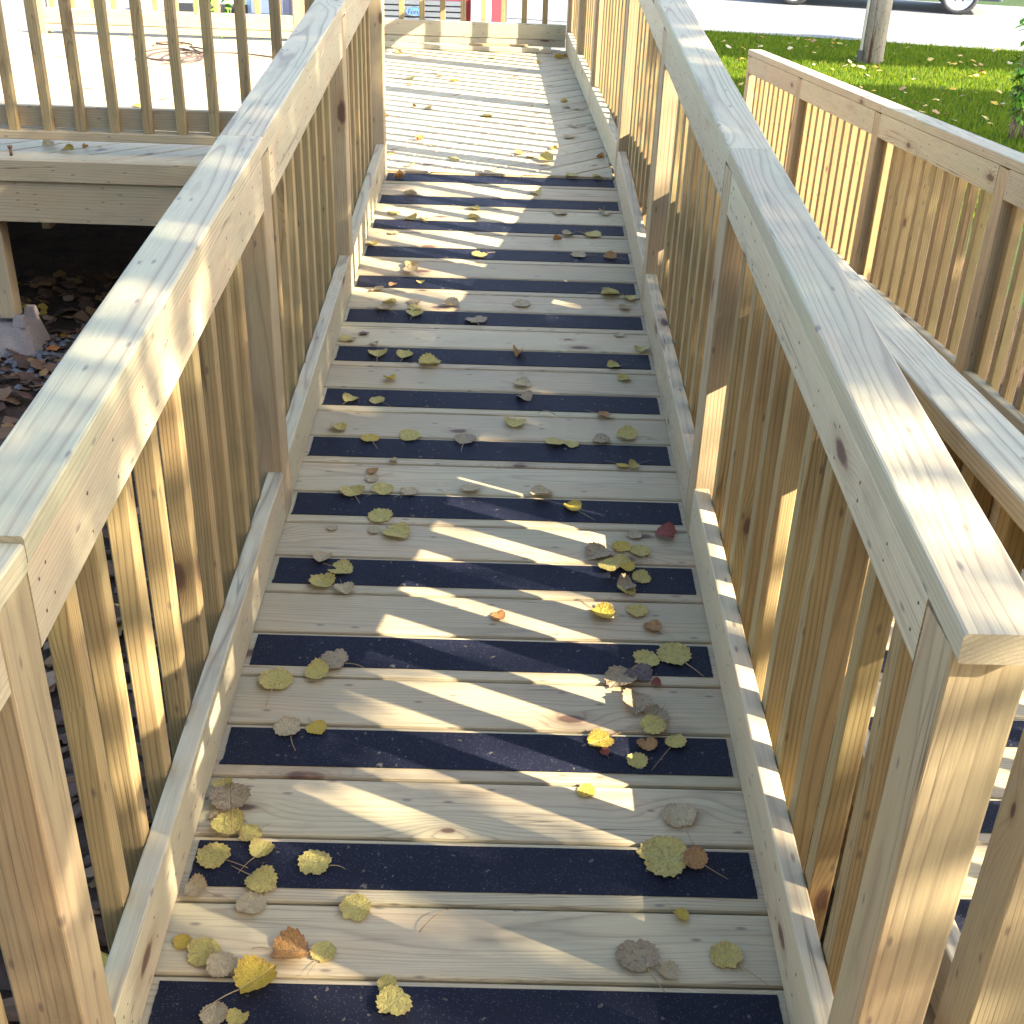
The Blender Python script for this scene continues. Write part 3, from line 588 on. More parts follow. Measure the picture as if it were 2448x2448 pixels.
LEAVES = """-0.499 0.415 0.039 0.037 g -94 0 1.48 r
-0.46 0.382 0.036 0.077 b -77 0.086 0.77 r
-0.485 0.34 0.032 0.025 b 16 0 1.59 r
-0.45 0.319 0.031 0.06 g -47 0 1.12 r
-0.407 0.305 0.029 0.044 y 37 0 1.02 r
-0.464 0.251 0.025 0.061 g -22 0.075 1.24 r
-0.38 0.266 0.026 0.045 g -118 0.064 1.15 r
-0.281 0.241 0.024 0.061 g -14 0.053 1.09 r
-0.368 0.199 0.021 0.058 y 150 0.075 0.99 r
-0.377 0.151 0.017 0.055 t 45 0 0.92 r
-0.5 0.179 0.019 0.039 t -20 0.066 1.64 r
-0.486 0.072 0.01 0.032 Y -156 0 0.67 r
-0.439 0.053 0.008 0.056 g -175 0 0.96 r
-0.403 0.026 0.006 0.052 t 121 0 1.16 r
-0.344 0.004 0.004 0.07 Y -138 0.102 1.17 r
-0.396 -0.059 -0.001 0.046 t -87 0 0.66 r
-0.36 -0.062 -0.001 0.039 y -96 0 0.66 r
-0.298 0.059 0.009 0.068 O 178 0 0.69 r
-0.241 0.058 0.009 0.043 g -112 0.057 1.08 r
-0.432 0.717 0.064 0.074 g -93 0.093 0.98 r
-0.347 0.742 0.066 0.053 g -11 0 1.38 r
-0.318 0.783 0.069 0.066 b -23 0.084 1.02 r
-0.383 0.577 0.052 0.06 t -68 0.07 0.89 r
-0.326 0.579 0.052 0.044 Y 121 0 1.06 r
-0.199 0.146 0.016 0.055 g -152 0.038 1.09 r
-0.13 -0.0 0.004 0.033 y -9 0 1.35 r
-0.116 -0.035 0.001 0.056 g 50 0 1.09 r
0.036 0.95 0.083 0.036 O -53 0.054 0.91 r
0.273 0.968 0.085 0.06 Y 129 0.083 1.12 r
0.356 0.984 0.086 0.052 y -38 0.037 0.97 r
0.387 0.926 0.081 0.044 O -49 0.063 0.94 r
0.362 0.814 0.072 0.06 g -126 0 0.9 r
0.426 0.832 0.073 0.078 g -52 0.088 0.8 r
0.302 0.749 0.066 0.073 b 49 0 1.11 r
0.344 0.767 0.068 0.056 B 132 0 0.99 r
0.378 0.738 0.065 0.022 r 8 0 1.51 r
0.328 0.676 0.06 0.071 b 87 0 1.28 r
0.367 0.637 0.057 0.052 b 62 0 1.47 r
0.357 0.602 0.054 0.056 y -157 0 0.97 r
0.341 0.555 0.05 0.043 O 93 0 1.06 r
0.399 0.563 0.051 0.046 y -124 0.106 1.87 r
0.248 0.564 0.051 0.055 Y 33 0 0.83 r
0.255 0.53 0.048 0.018 r -72 0 1.59 r
0.316 0.511 0.047 0.045 g -169 0 1.06 r
0.212 0.428 0.04 0.035 Y 132 0 0.94 r
0.384 0.37 0.035 0.064 t -75 0.069 1.0 r
0.346 0.273 0.027 0.095 g -10 0 0.92 r
0.338 1.065 0.093 0.051 y 79 0 1.39 r
0.401 0.262 0.026 0.047 O -39 0.065 1.32 r
0.361 0.145 0.016 0.029 Y 124 0.052 1.28 r
0.281 0.065 0.009 0.072 b -63 0.084 0.98 r
0.33 0.036 0.007 0.036 t 136 0 1.17 r
0.43 0.069 0.01 0.055 g -45 0.091 1.04 r
-0.393 1.156 0.1 0.051 t 77 0 1.19 r
-0.344 1.114 0.097 0.061 g 152 0 1.05 r
-0.38 1.056 0.092 0.065 g -38 0 1.12 r
-0.325 1.034 0.09 0.05 t 108 0 1.15 r
-0.27 1.343 0.116 0.065 g -20 0 0.97 r
-0.387 1.285 0.111 0.029 t 157 0 1.2 r
-0.224 1.272 0.11 0.073 g 136 0 0.95 r
-0.281 1.278 0.111 0.033 t -145 0 1.05 r
-0.355 1.452 0.125 0.065 y -68 0.084 1.19 r
-0.277 1.469 0.126 0.061 g -131 0 1.14 r
-0.206 1.462 0.126 0.049 t -132 0.058 0.88 r
-0.312 1.555 0.134 0.034 O -102 0 2.16 r
-0.31 1.52 0.131 0.038 t 27 0.066 0.94 r
-0.261 1.61 0.138 0.024 t 168 0 1.34 r
-0.045 1.477 0.127 0.056 t -160 0.077 1.31 r
0.143 1.461 0.126 0.061 t -156 0.059 1.41 r
0.222 1.406 0.121 0.051 Y -49 0.089 1.15 r
0.376 1.29 0.112 0.04 t 6 0.041 1.08 r
0.455 1.292 0.112 0.054 r -23 0 1.25 r
0.279 1.208 0.105 0.072 b 46 0 1.15 r
0.338 1.237 0.107 0.051 Y -72 0 1.06 r
0.383 1.22 0.106 0.053 g -73 0.049 1.08 r
0.336 1.174 0.102 0.052 y 3 0 1.0 r
0.302 1.147 0.1 0.054 g -41 0 1.02 r
0.346 1.138 0.099 0.036 Y -54 0 1.39 r
0.378 1.111 0.097 0.047 g 31 0 1.37 r
0.337 1.074 0.094 0.046 b 30 0 1.36 r
0.368 1.62 0.139 0.037 Y 152 0.053 1.41 r
0.4 1.621 0.139 0.032 g 32 0.059 1.48 r
0.185 1.734 0.148 0.06 y 146 0 1.32 r
0.233 1.731 0.148 0.043 g 66 0 1.16 r
0.318 1.759 0.151 0.053 b 154 0 0.95 r
0.393 1.783 0.153 0.061 g -16 0.096 1.34 r
-0.433 1.778 0.152 0.048 y 128 0 1.59 r
-0.337 1.729 0.148 0.053 Y -67 0.077 0.94 r
-0.226 1.75 0.15 0.063 g 177 0 1.03 r
-0.069 1.739 0.149 0.065 b -96 0.083 0.76 r
0.072 1.838 0.157 0.062 g -102 0.094 1.18 r
0.331 1.896 0.162 0.042 O 150 0.062 1.55 r
0.352 1.891 0.162 0.024 t 62 0 2.06 r
-0.417 1.95 0.166 0.048 g -121 0 1.16 r
-0.339 1.953 0.167 0.048 g -48 0.07 1.05 r
0.1 1.996 0.17 0.051 b 130 0 1.11 r
0.093 2.079 0.177 0.057 t 167 0 1.23 r
-0.314 2.084 0.178 0.041 Y 146 0 1.87 r
0.412 2.139 0.182 0.044 g 25 0 1.23 r
-0.367 2.257 0.192 0.06 g -84 0.093 1.18 r
-0.279 2.253 0.192 0.057 g -107 0.057 1.12 r
-0.201 2.203 0.188 0.07 y -167 0.057 1.24 r
0.081 2.287 0.195 0.054 O 77 0 0.71 r
0.385 2.223 0.189 0.045 g 18 0.066 1.12 r
0.488 2.342 0.199 0.046 g -104 0 1.73 r
0.418 2.455 0.209 0.039 t 119 0 1.09 r
-0.494 2.358 0.201 0.046 g 26 0 1.01 r
-0.458 2.347 0.2 0.029 t -77 0 1.61 r
-0.427 2.403 0.204 0.035 B -157 0 1.36 r
-0.386 2.333 0.198 0.029 t 127 0 1.15 r
-0.062 2.535 0.215 0.072 b -80 0.1 0.9 r
-0.363 2.64 0.224 0.055 g 176 0 1.36 r
-0.384 2.602 0.221 0.049 t -54 0.093 0.76 r
-0.273 2.617 0.222 0.049 g -148 0 1.07 r
-0.271 2.567 0.218 0.061 g -99 0.059 1.2 r
-0.279 2.664 0.226 0.049 b 108 0 0.77 r
-0.152 2.651 0.225 0.059 t 172 0.076 1.16 r
0.095 2.679 0.227 0.065 t -32 0 0.82 r
-0.418 2.761 0.234 0.05 t -117 0.075 1.42 r
-0.366 2.809 0.238 0.035 O -126 0 1.85 r
-0.27 2.84 0.241 0.029 g -74 0 1.14 r
0.408 2.781 0.236 0.07 y 172 0.076 1.84 r
0.473 2.751 0.233 0.054 y 97 0 1.48 r
0.389 2.832 0.24 0.019 b 134 0 2.55 r
0.451 2.667 0.226 0.043 t -164 0 1.23 r
-0.314 2.985 0.253 0.053 y 41 0 1.32 r
-0.312 2.935 0.249 0.059 t -43 0.077 1.3 r
-0.066 3.118 0.264 0.061 g 28 0.068 1.05 r
0.313 3.145 0.266 0.061 t -4 0.071 1.06 r
0.432 3.132 0.265 0.054 O -21 0.062 1.87 r
-0.429 3.538 0.299 0.052 y -164 0 1.24 r
-0.351 3.475 0.294 0.052 g -46 0.096 1.99 r
-0.3 3.48 0.294 0.038 y 79 0 1.24 r
-0.41 3.317 0.28 0.048 t -61 0 1.1 r
-0.479 3.195 0.27 0.046 g -70 0.092 1.23 r
-0.1 3.618 0.306 0.047 y 137 0 1.58 r
-0.102 3.51 0.296 0.055 y 173 0 1.46 r
-0.441 3.974 0.335 0.05 O 2 0 1.87 r
-0.375 3.762 0.318 0.063 t 179 0 1.95 r
0.156 3.833 0.323 0.052 g -69 0 1.2 r
0.253 3.599 0.304 0.061 t -152 0 0.94 r
0.436 3.608 0.305 0.053 t 84 0.099 1.41 r
0.278 3.358 0.284 0.053 t 36 0 1.13 r
0.377 3.367 0.285 0.072 g 153 0.091 1.16 r
0.234 3.287 0.278 0.037 O -169 0 2.0 r
-0.398 4.676 0.351 0.049 O -123 0.14 2.59 d
-0.325 4.551 0.351 0.039 t -109 0 3.96 d
-0.511 4.366 0.351 0.038 y -33 0 3.46 d
-0.216 4.284 0.351 0.056 y 40 0 1.77 d
-0.402 4.126 0.351 0.042 t -124 0 1.9 d
-0.401 6.54 0.351 0.05 t -165 0 2.1 d
-0.31 6.385 0.351 0.05 Y 132 0 3.09 d
-0.58 6.406 0.351 0.066 y -67 0 1.55 d
-0.564 6.195 0.351 0.048 t 165 0 2.51 d
-0.49 5.527 0.351 0.026 O 143 0 6.3 d
-0.41 5.482 0.351 0.044 y -44 0 1.82 d
-0.082 5.331 0.351 0.072 y -14 0 0.8 d
-0.614 5.224 0.351 0.028 O 7 0 3.3 d
-0.034 4.099 0.351 0.042 t 52 0 1.26 d
-0.734 7.445 0.351 0.056 y 34 0 2.34 d
-0.091 7.373 0.351 0.055 y 21 0 1.16 d
0.254 4.571 0.351 0.036 Y -48 0.096 4.33 d
0.091 4.453 0.351 0.051 O 43 0 2.33 d
0.141 4.39 0.351 0.057 t 159 0 1.54 d
0.212 4.317 0.351 0.075 g 3 0 1.33 d
0.487 4.411 0.351 0.041 O -25 0 3.22 d
0.339 4.85 0.351 0.061 t 79 0 1.11 d
0.379 5.128 0.351 0.049 t -94 0 1.34 d
0.476 5.102 0.351 0.042 t -72 0 2.16 d
0.253 5.727 0.351 0.03 Y 172 0 3.53 d
0.352 5.827 0.351 0.046 Y 8 0 1.15 d
0.356 5.653 0.351 0.045 t 17 0 0.93 d
0.426 5.614 0.351 0.06 t -176 0 0.84 d
0.16 5.639 0.351 0.015 Y -31 0 5.59 d
0.229 7.206 0.351 0.036 Y 29 0 3.4 d
0.374 7.474 0.351 0.075 Y -173 0 2.19 d
0.418 7.514 0.351 0.033 O 42 0 6.05 d
0.32 4.063 0.351 0.054 g 48 0 0.68 d
0.431 4.058 0.351 0.042 g -158 0 0.75 d
-2.07 4.28 0.351 0.068 t 46 0 2.19 d
-1.965 4.212 0.351 0.061 Y -12 0 2.14 d
-1.911 4.289 0.351 0.031 O 65 0 3.83 d
-1.85 4.312 0.351 0.025 t -53 0 1.44 d
-2.666 7.749 0.351 0.033 Y 75 0 6.46 d
-2.738 5.939 0.351 0.019 t 86 0 11.19 d
-2.447 5.794 0.351 0.023 Y -172 0 5.03 d
-2.158 5.451 0.351 0.026 y -158 0 1.96 d
-1.944 5.295 0.351 0.057 Y 63 0 3.12 d
-1.874 5.522 0.351 0.022 Y 167 0 2.85 d
-2.247 7.514 0.351 0.037 O -90 0 3.64 d
-1.633 6.249 0.351 0.028 t -16 0 1.42 d"""
# ------------------------------------------------------------------ fallen leaves
def leaf_mesh(seed, curl, fold, cup, mat):
    r = random.Random(seed); N = 96; v = [(0, 0, 0)]; rings = (0.3, 0.62, 0.86, 1.0)
    teeth = r.randint(15, 20); asp = r.uniform(0.86, 1.02); ph = r.uniform(0, 6); nick = r.uniform(0.6, 5.6); nd = r.choice((0, 0, 0.14, 0.22))
    out = []
    for i in range(N):
        a = 2 * math.pi * i / N
        rr = 0.5 * (1 - 0.05 * math.cos(2 * a))
        # heart base at the stalk (a = 0), drawn tip opposite
        rr *= 1 - 0.16 * math.exp(-(min(a, 2 * math.pi - a) / 0.22) ** 2)
        rr *= 1 + 0.13 * math.exp(-((a - math.pi) / 0.20) ** 2)
        saw = ((a * teeth / (2 * math.pi) + ph) % 1.0) ** 1.6; rr *= 1 + (0.135 * saw - 0.06) * (0 if min(a, 2 * math.pi - a) < 0.35 else 1)
        rr *= 1 + 0.03 * math.sin(3 * a + ph)
        if nd: rr *= 1 - nd * math.exp(-((a - nick) / 0.16) ** 2)
        out.append((rr, a))
    for s in rings:
        for rr, a in out:
            x = rr * s * math.cos(a); y = rr * s * math.sin(a) * asp
            z = curl * y * y * 1.6 + cup * x * x * 1.3 + fold * abs(y) * 0.8
            z += 0.035 * s * s * math.sin(2.0 * a + ph) + 0.020 * s * math.sin(5 * a + ph * 2)
            if fold > 0.5:
                y *= 0.72
            v.append((x, y, z))
    zm = min(p[2] for p in v); v = [(x, y, z - zm) for x, y, z in v]
    f = []
    for i in range(N): f.append((0, 1 + i, 1 + (i + 1) % N))
    for k in range(len(rings) - 1):
        for i in range(N):
            i2 = (i + 1) % N; f.append((1 + k * N + i, 1 + (k + 1) * N + i, 1 + (k + 1) * N + i2, 1 + k * N + i2))
    return mesh('leaf_blade', v, f, mat, True)
_lm = {}
def get_leaf(col_, var):
    if (col_, var) not in _lm:
        r = random.Random(var * 31 + ord(col_))
        if var < 5: a = (r.uniform(0.0, 0.3), r.uniform(0, 0.12), r.uniform(-0.15, 0.25))
        elif var < 8: a = (r.uniform(0.4, 0.8), r.uniform(0, 0.3), r.uniform(-0.2, 0.5))
        else: a = (0.9, 0.9, 0.3)
        _lm[(col_, var)] = leaf_mesh(var * 7 + ord(col_), *a, LM[col_])
    return _lm[(col_, var)]
_sm = {}
def get_stem(var):
    if var not in _sm:
        r = random.Random(var); b = r.uniform(-0.25, 0.25); pts = []
        for i in range(9):
            s = i / 8; pts.append((s, b * s * (1 - s) + 0.1 * b * s, 0.03 + 0.05 * math.sin(s * 3.1)))
        _sm[var] = pts
    return _sm[var]
COLN = {'Y': 'bright yellow', 'y': 'dull yellow', 'g': 'yellow-green', 't': 'pale tan', 'b': 'mottled grey-brown', 'B': 'dark purple-brown', 'O': 'orange-brown', 'r': 'small red'}
ORD = ['first', 'second', 'third', 'fourth', 'fifth', 'sixth', 'seventh', 'eighth', 'ninth', 'tenth', 'eleventh', 'twelfth', 'thirteenth', 'fourteenth', 'fifteenth', 'sixteenth', 'seventeenth', 'eighteenth']
rows = []
for ln in LEAVES.strip().split('\n'):
    a = ln.split(); rows.append([float(a[0]), float(a[1]), float(a[2]), float(a[3]), a[4], float(a[5]), float(a[6]), float(a[7]), a[8]])
def board_of(r):
    x, y, s = r[0], r[1], r[8]
    if s == 'r': return ('r', int(math.floor((y - 0.012) / PITCH)) + 1)
    if x < -1.2: return ('l', 0 if y < 4.25 else 1)
    return ('d', int((y - 4.05) / 0.55))
byb = {}
for i, r in enumerate(rows): byb.setdefault(board_of(r), []).append(i)
lab = {}
for bkey, idx in byb.items():
    idx.sort(key=lambda i: rows[i][0]); n = len(idx)
    for k, i in enumerate(idx):
        r = rows[i]
        if bkey[0] == 'r':
            j = bkey[1]
            strip = j % 2 == 0
            num = j // 2 if strip else (j + 1) // 2 - 1
            where = ('on the %s black strip counting upward' % ORD[max(0, num)]) if strip else ('on the board above the %s black strip' % ORD[max(0, num)])
        elif bkey[0] == 'l': where = 'on the deck edge outside the pickets' if bkey[1] == 0 else 'on the bright deck behind the pickets'
        else: where = 'on the upper landing, %s band from the ramp' % ORD[bkey[1]]
        pos = 'the only leaf' if n == 1 else ('leftmost' if k == 0 else ('rightmost' if k == n - 1 else '%s from left' % ORD[k]))
        lab[i] = '%s leaf %s, %s' % (COLN[r[4]], where, pos)
LZ = {}
for i, r in enumerate(rows):
    x, y, z, wd, c, an, slen, ratio, s = r
    rr = random.Random(i * 13 + 5)
    size = min(0.092, max(0.022, wd * 1.02))
    if ratio < 0.75: size *= 0.95
    var = rr.choice((0, 1, 2, 3, 4)) if ratio < 1.1 else rr.choice((4, 5, 6, 7))
    if c == 'O' or (ratio < 0.6): var = rr.choice((6, 7, 8))
    n_ = Vector((0, -SL, 1)).normalized() if s == 'r' else UP
    if s == 'r': z = SL * y + 0.0022 - (0.0 if True else 0)
    else: z = DZ + 0.0015
    # stack on leaves already there
    for (px, py, pz, ps) in LZ.values():
        if (px - x) ** 2 + (py - y) ** 2 < (0.42 * (ps + size)) ** 2: z = max(z, pz + 0.004)
    x = min(x, 0.485 if s == 'r' else 0.47) if x < 0.52 else x
    if s == 'r': x = max(x, -0.478)
    LZ[i] = (x, y, z, size)
    d = Vector((math.cos(R(an)), math.sin(R(an)), 0))
    mw = frame((x, y, z), d, n_)
    tilt = rr.uniform(-0.06, 0.06) if ratio < 1.25 else rr.uniform(0.1, 0.3)
    mw = mw @ Matrix.Rotation(tilt, 4, 'X') @ Matrix.Rotation(rr.uniform(-0.05, 0.05), 4, 'Y')
    mw.translation = Vector((x, y, z)) + n_ * abs(tilt) * size * 0.38
    o = bpy.data.objects.new('leaf', get_leaf(c, var)); col.objects.link(o)
    fl = -1 if rr.random() < 0.3 else 1
    o.matrix_basis = mw @ Matrix.Diagonal((size, size * fl, size * 0.8, 1))
    o['label'] = lab[i]; o['category'] = 'leaf'
    o['group'] = 'fallen leaves on the ramp' if s == 'r' else 'fallen leaves on the deck'
    if slen > 0 or rr.random() < 0.55:
        L = max(0.25, (slen / size if slen > 0 else rr.uniform(0.8, 1.1)) - 0.42)
        key = ('s', i % 7, round(L * 4))
        if key not in _sm:
            pts = [(0.42 + p[0] * (key[2] / 4), p[1] * 0.8, p[2]) for p in get_stem(i % 7)]
            _sm[key] = tube(pts, 0.017, M['stem'], 5, 0.011)
        st = bpy.data.objects.new('leaf_stalk', _sm[key]); col.objects.link(st); st.parent = o
for i in range(2):
    x, y, z0_, = ((-0.085, 0.10, 0.0), (0.14, 1.9, 0.0))[i]
    z = SL * y + 0.006
    pts = [(x + 0.05 * s, y + 0.05 * s * (1 if i == 0 else -.3), z + 0.012 * math.sin(3 * s)) for s in [k / 6 for k in range(7)]]
    o = put('twig', tube(pts, 0.0010, M['stem'], 5), I4); o['category'] = 'twig'
    o['label'] = ('thin bare brown stalk lying on the plain board near the ramp foot', 'thin bare stalk lying mid ramp beside scattered leaves')[i]

# ------------------------------------------------------------------ ground
GZ = -0.6
def sheet(name, pts, z, mat, sub=None):
    me = mesh(name, [(x, y, z) for x, y in pts], [tuple(range(len(pts)))], mat)
    o = put(name, me, I4); o['kind'] = 'structure'; return o
# base soil, gently uneven near the camera
N = 90; v = []; f = []
for i in range(N + 1):
    for j in range(N + 1):
        x = -9 + 12 * i / N; y = -4 + 12 * j / N
        hgt = 0.018 * noise.noise(Vector((x * 1.6, y * 1.6, 0))) + 0.006 * noise.noise(Vector((x * 7, y * 7, 3)))
        edge = min(i, j, N - i, N - j) / 8.0
        v.append((x, y, GZ + 0.004 + (hgt + 0.01) * min(1, edge)))
for i in range(N):
    for j in range(N):
        a = i * (N + 1) + j; f.append((a, a + N + 1, a + N + 2, a + 1))
o = put('soil', mesh('soil', v, f, M['soil'], True), I4); o['kind'] = 'structure'
sheet('ground', [(-200, -200), (200, -200), (200, 200), (-200, 200)], GZ - 0.012, M['lawn'])
sheet('driveway', [(-9.5, 8.05), (1.55, 8.05), (2.15, 17.6), (-9.5, 20.6)], GZ, M['drive'])
d_r = Vector((4.12, -1.02, 0)).normalized(); n_r = Vector((-d_r.y, d_r.x, 0)); a0 = Vector((2.96, 17.0, 0))
pa, pb = a0 - d_r * 60, a0 + d_r * 60
sheet('road', [tuple((pa)[:2]), tuple((pb)[:2]), tuple((pb + n_r * 6.2)[:2]), tuple((pa + n_r * 6.2)[:2])], GZ + 0.008, M['asphalt'])
q0 = a0 + d_r * 6.6 + n_r * 6.2
sheet('footpath', [tuple(q0[:2]), tuple((q0 + d_r * 16)[:2]), tuple((q0 + d_r * 16 + n_r * 1.6)[:2]), tuple((q0 + n_r * 1.6 - d_r * 1.5)[:2])], GZ + 0.012, M['concrete_walk'])

# lawn blades
def blades(name, label_, n, region, mat, size, hgt, seed, flat=False):
    r = random.Random(seed); v = []; f = []
    for _ in range(n):
        x, y = region(r)
        if x is None: continue
        a = r.uniform(0, 6.283); s = size * r.uniform(0.6, 1.4)
        if not flat:
            h = hgt * r.uniform(0.5, 1.3); lx, ly = r.uniform(-.6, .6) * h, r.uniform(-.6, .6) * h
            k = len(v); v += [(x - s * math.cos(a), y - s * math.sin(a), GZ - .01), (x + s * math.cos(a), y + s * math.sin(a), GZ - .01), (x + lx, y + ly, GZ + h)]
            f.append((k, k + 1, k + 2))
        else:
            k = len(v); z = GZ + hgt * r.uniform(0.4, 1.0); n5 = 7; tx, ty = r.uniform(-.5, .5), r.uniform(-.5, .5)
            for q in range(n5):
                b = a + q * 6.283 / n5; ex = s * (1.0 if q % 3 else 1.25); px_, py_ = math.cos(b) * ex, math.sin(b) * ex * 0.8
                v.append((x + px_, y + py_, z + px_ * tx + py_ * ty + (0.25 * s if q % 2 else 0)))
            f.append(tuple(range(k, k + n5)))
    o = put(name, mesh(name, v, f, mat), I4); o['kind'] = 'stuff'; o['label'] = label_; o['category'] = name.replace('_', ' '); return o
def lawn_reg(r):
    while True:
        x = r.uniform(1.75, 9.5); y = r.uniform(7.0, 17.2)
        if (Vector((x, y, 0)) - a0).dot(n_r) < -0.02 and x > 1.2 + 0.04 * y + 0.15: return x, y
blades('grass', 'short green lawn grass between the ramps and the road', 110000, lawn_reg, M['grass'], 0.009, 0.045, 3)
def lawn2(r):
    while True:
        x = r.uniform(2.0, 9.0); y = r.uniform(9.0, 16.8)
        if (Vector((x, y, 0)) - a0).dot(n_r) < -0.1 and x > 1.9: return x, y
blades('fallen_leaves', 'yellow and brown leaves scattered over the lawn', 260, lawn2, M['lawn_leaf'], 0.032, 0.05, 4, True)
def soil_reg(r):
    u = r.random()
    if u < 0.75: return r.uniform(-4.0, -0.62), r.uniform(-1.5, 5.2)
    return r.uniform(-0.62, 2.4), r.uniform(-1.0, 4.2)
blades('leaf_litter', 'brown and yellow dead leaves covering the dark soil beside the ramp', 7000, soil_reg, M['litter'], 0.032, 0.055, 6, True)
r = random.Random(9); v = []; f = []
for _ in range(420):
    a = r.gauss(0, 0.16); b = r.gauss(0, 0.16)
    x, y, s = (-2.02 + a, 4.0 + b, r.uniform(0.008, 0.02)) if r.random() < .6 else (r.uniform(-3, -0.7), r.uniform(0, 4.5), r.uniform(0.008, 0.018))
    k = len(v); z = GZ + 0.03
    top_ = [(x, y, z + s)]; ring_ = [(x + s * math.cos(q * 1.047 + a) * 1.2, y + s * math.sin(q * 1.047 + a), z + s * .3 * r.uniform(.3, 1.3)) for q in range(6)]
    v += top_ + ring_ + [(x, y, z - s)]
    for q in range(6): f.append((k, k + 1 + q, k + 1 + (q + 1) % 6)); f.append((k + 7, k + 1 + (q + 1) % 6, k + 1 + q))
o = put('gravel', mesh('gravel', v, f, M['stone']), I4); o['kind'] = 'stuff'; o['label'] = 'small grey stones on the soil by the deck block'; o['category'] = 'gravel'

# ------------------------------------------------------------------ utility pole
pt = NT('weathered_pole'); tc = pt.n("ShaderNodeTexCoord")
n1 = pt.noise(pt.vscale(tc.outputs['Object'], (22, 22, 1.2)), 1.0, 4.0); n2 = pt.noise(pt.vscale(tc.outputs['Object'], (60, 60, 22)), 1.0, 4.0)
c = pt.mix(pt.ramp(n1, [(0.4, 0.0), (0.6, 1.0)]), (0.34, 0.30, 0.27), (0.44, 0.40, 0.36)); c = pt.mix(pt.ramp(n1, [(0.60, 0.0), (0.68, 1.0)]), c, (0.16, 0.075, 0.06))
c = pt.mix(pt.math('MULTIPLY', pt.ramp(n2, [(0.58, 0.0), (0.66, 1.0)]), 0.6), c, (0.07, 0.06, 0.055)); pt.bsdf(c, 0.85, bump=n2, bstr=0.6, bdist=0.01)
rt = root('utility_pole', 'weathered wooden utility pole standing on the lawn near the road', 'pole', (4.55, 14.47, GZ))
put('shaft', tube([(4.55, 14.47, GZ - .02), (4.555, 14.475, 2.0), (4.56, 14.48, 8.5)], 0.150, pt.m, 18, 0.12), I4, rt)
put('conduit', tube([(4.388, 14.40, GZ + 0.16), (4.40, 14.405, 5.5)], 0.017, M['white_paint'], 8), I4, rt)
put('cap', boxmesh(4.36, 4.415, 14.375, 14.43, GZ, GZ + .16, M['dark_plastic']), I4, rt)

# ------------------------------------------------------------------ shrub by the far right railing
def shrub(name, label_, loc, n, h, seed, spread):
    r = random.Random(seed); rt = root(name, label_, 'shrub', loc)
    for k in range(n):
        a = r.uniform(0, 6.28); b = Vector(loc) + Vector((0.12 * math.cos(a) * spread * 2, 0.12 * math.sin(a) * spread * 2, 0)); pts = []; hh = h * r.uniform(0.6, 1.1)
        lean = Vector((r.uniform(-1, 1), r.uniform(-1, 1), 0)) * spread
        for i in range(7):
            s = i / 6; pts.append(b + lean * s * s + UP * hh * s + Vector((r.uniform(-.012, .012), r.uniform(-.012, .012), 0)))
        put('stem', tube(pts, 0.007, M['twig'], 5, 0.002), I4, rt)
        v = []; f = []
        for q in range(24):
            s = r.uniform(0.35, 1.0); i = min(5, int(s * 6)); p = pts[i].lerp(pts[i + 1], s * 6 - i); L = r.uniform(0.06, 0.11)
            d = Vector((r.uniform(-1, 1), r.uniform(-1, 1), r.uniform(-.9, .3))).normalized(); sd = d.cross(UP).normalized() * L * 0.28
            q0_ = p + d * 0.015; kk = len(v)
            v += [q0_, q0_ + d * L * .45 + sd, q0_ + d * L * .45 - sd + UP * .004, q0_ + d * L]; f += [(kk, kk + 1, kk + 3), (kk, kk + 3, kk + 2)]
        o = put('foliage', mesh('twig_leaves', v, f, M['shrub_leaf']), I4, rt, kind='stuff')
    return rt
shrub('shrub', 'thin leafy shrub with bare lower stems beyond the far right railing', (4.72, 10.0, GZ), 14, 1.0, 4, 0.24)
shrub('shrub', 'yellow-green bush behind the far railing beside the silver car', (-3.0, 11.9, GZ), 16, 1.15, 8, 0.35)

# ------------------------------------------------------------------ vehicles
def extrude_profile(prof, w0, w1f, mat, name, bulge=0.06):
    """side profile (y,z) lofted across the width with rounded shoulders"""
    v = []; f = []; secs = [(-1.0, 0.0), (-0.97, 0.5), (-0.88, 0.9), (-0.6, 1.0), (0.6, 1.0), (0.88, 0.9), (0.97, 0.5), (1.0, 0.0)]
    cy = sum(p[0] for p in prof) / len(prof); cz = min(p[1] for p in prof)
    for sx, k in secs:
        for (y, z) in prof:
            s = 1 - bulge * (1 - k) * 0.6; zz = cz + (z - cz) * (1 - bulge * 0.5 * (1 - k))
            v.append((sx * w0 * w1f(z), cy + (y - cy) * s, zz))
    n = len(prof); m_ = len(secs)
    for i in range(m_ - 1):
        for j in range(n):
            j2 = (j + 1) % n; f.append((i * n + j, i * n + j2, (i + 1) * n + j2, (i + 1) * n + j))
    f.append(tuple(range(n))[::-1]); f.append(tuple((m_ - 1) * n + j for j in range(n)))
    me = mesh(name, v, f, mat)
    return me
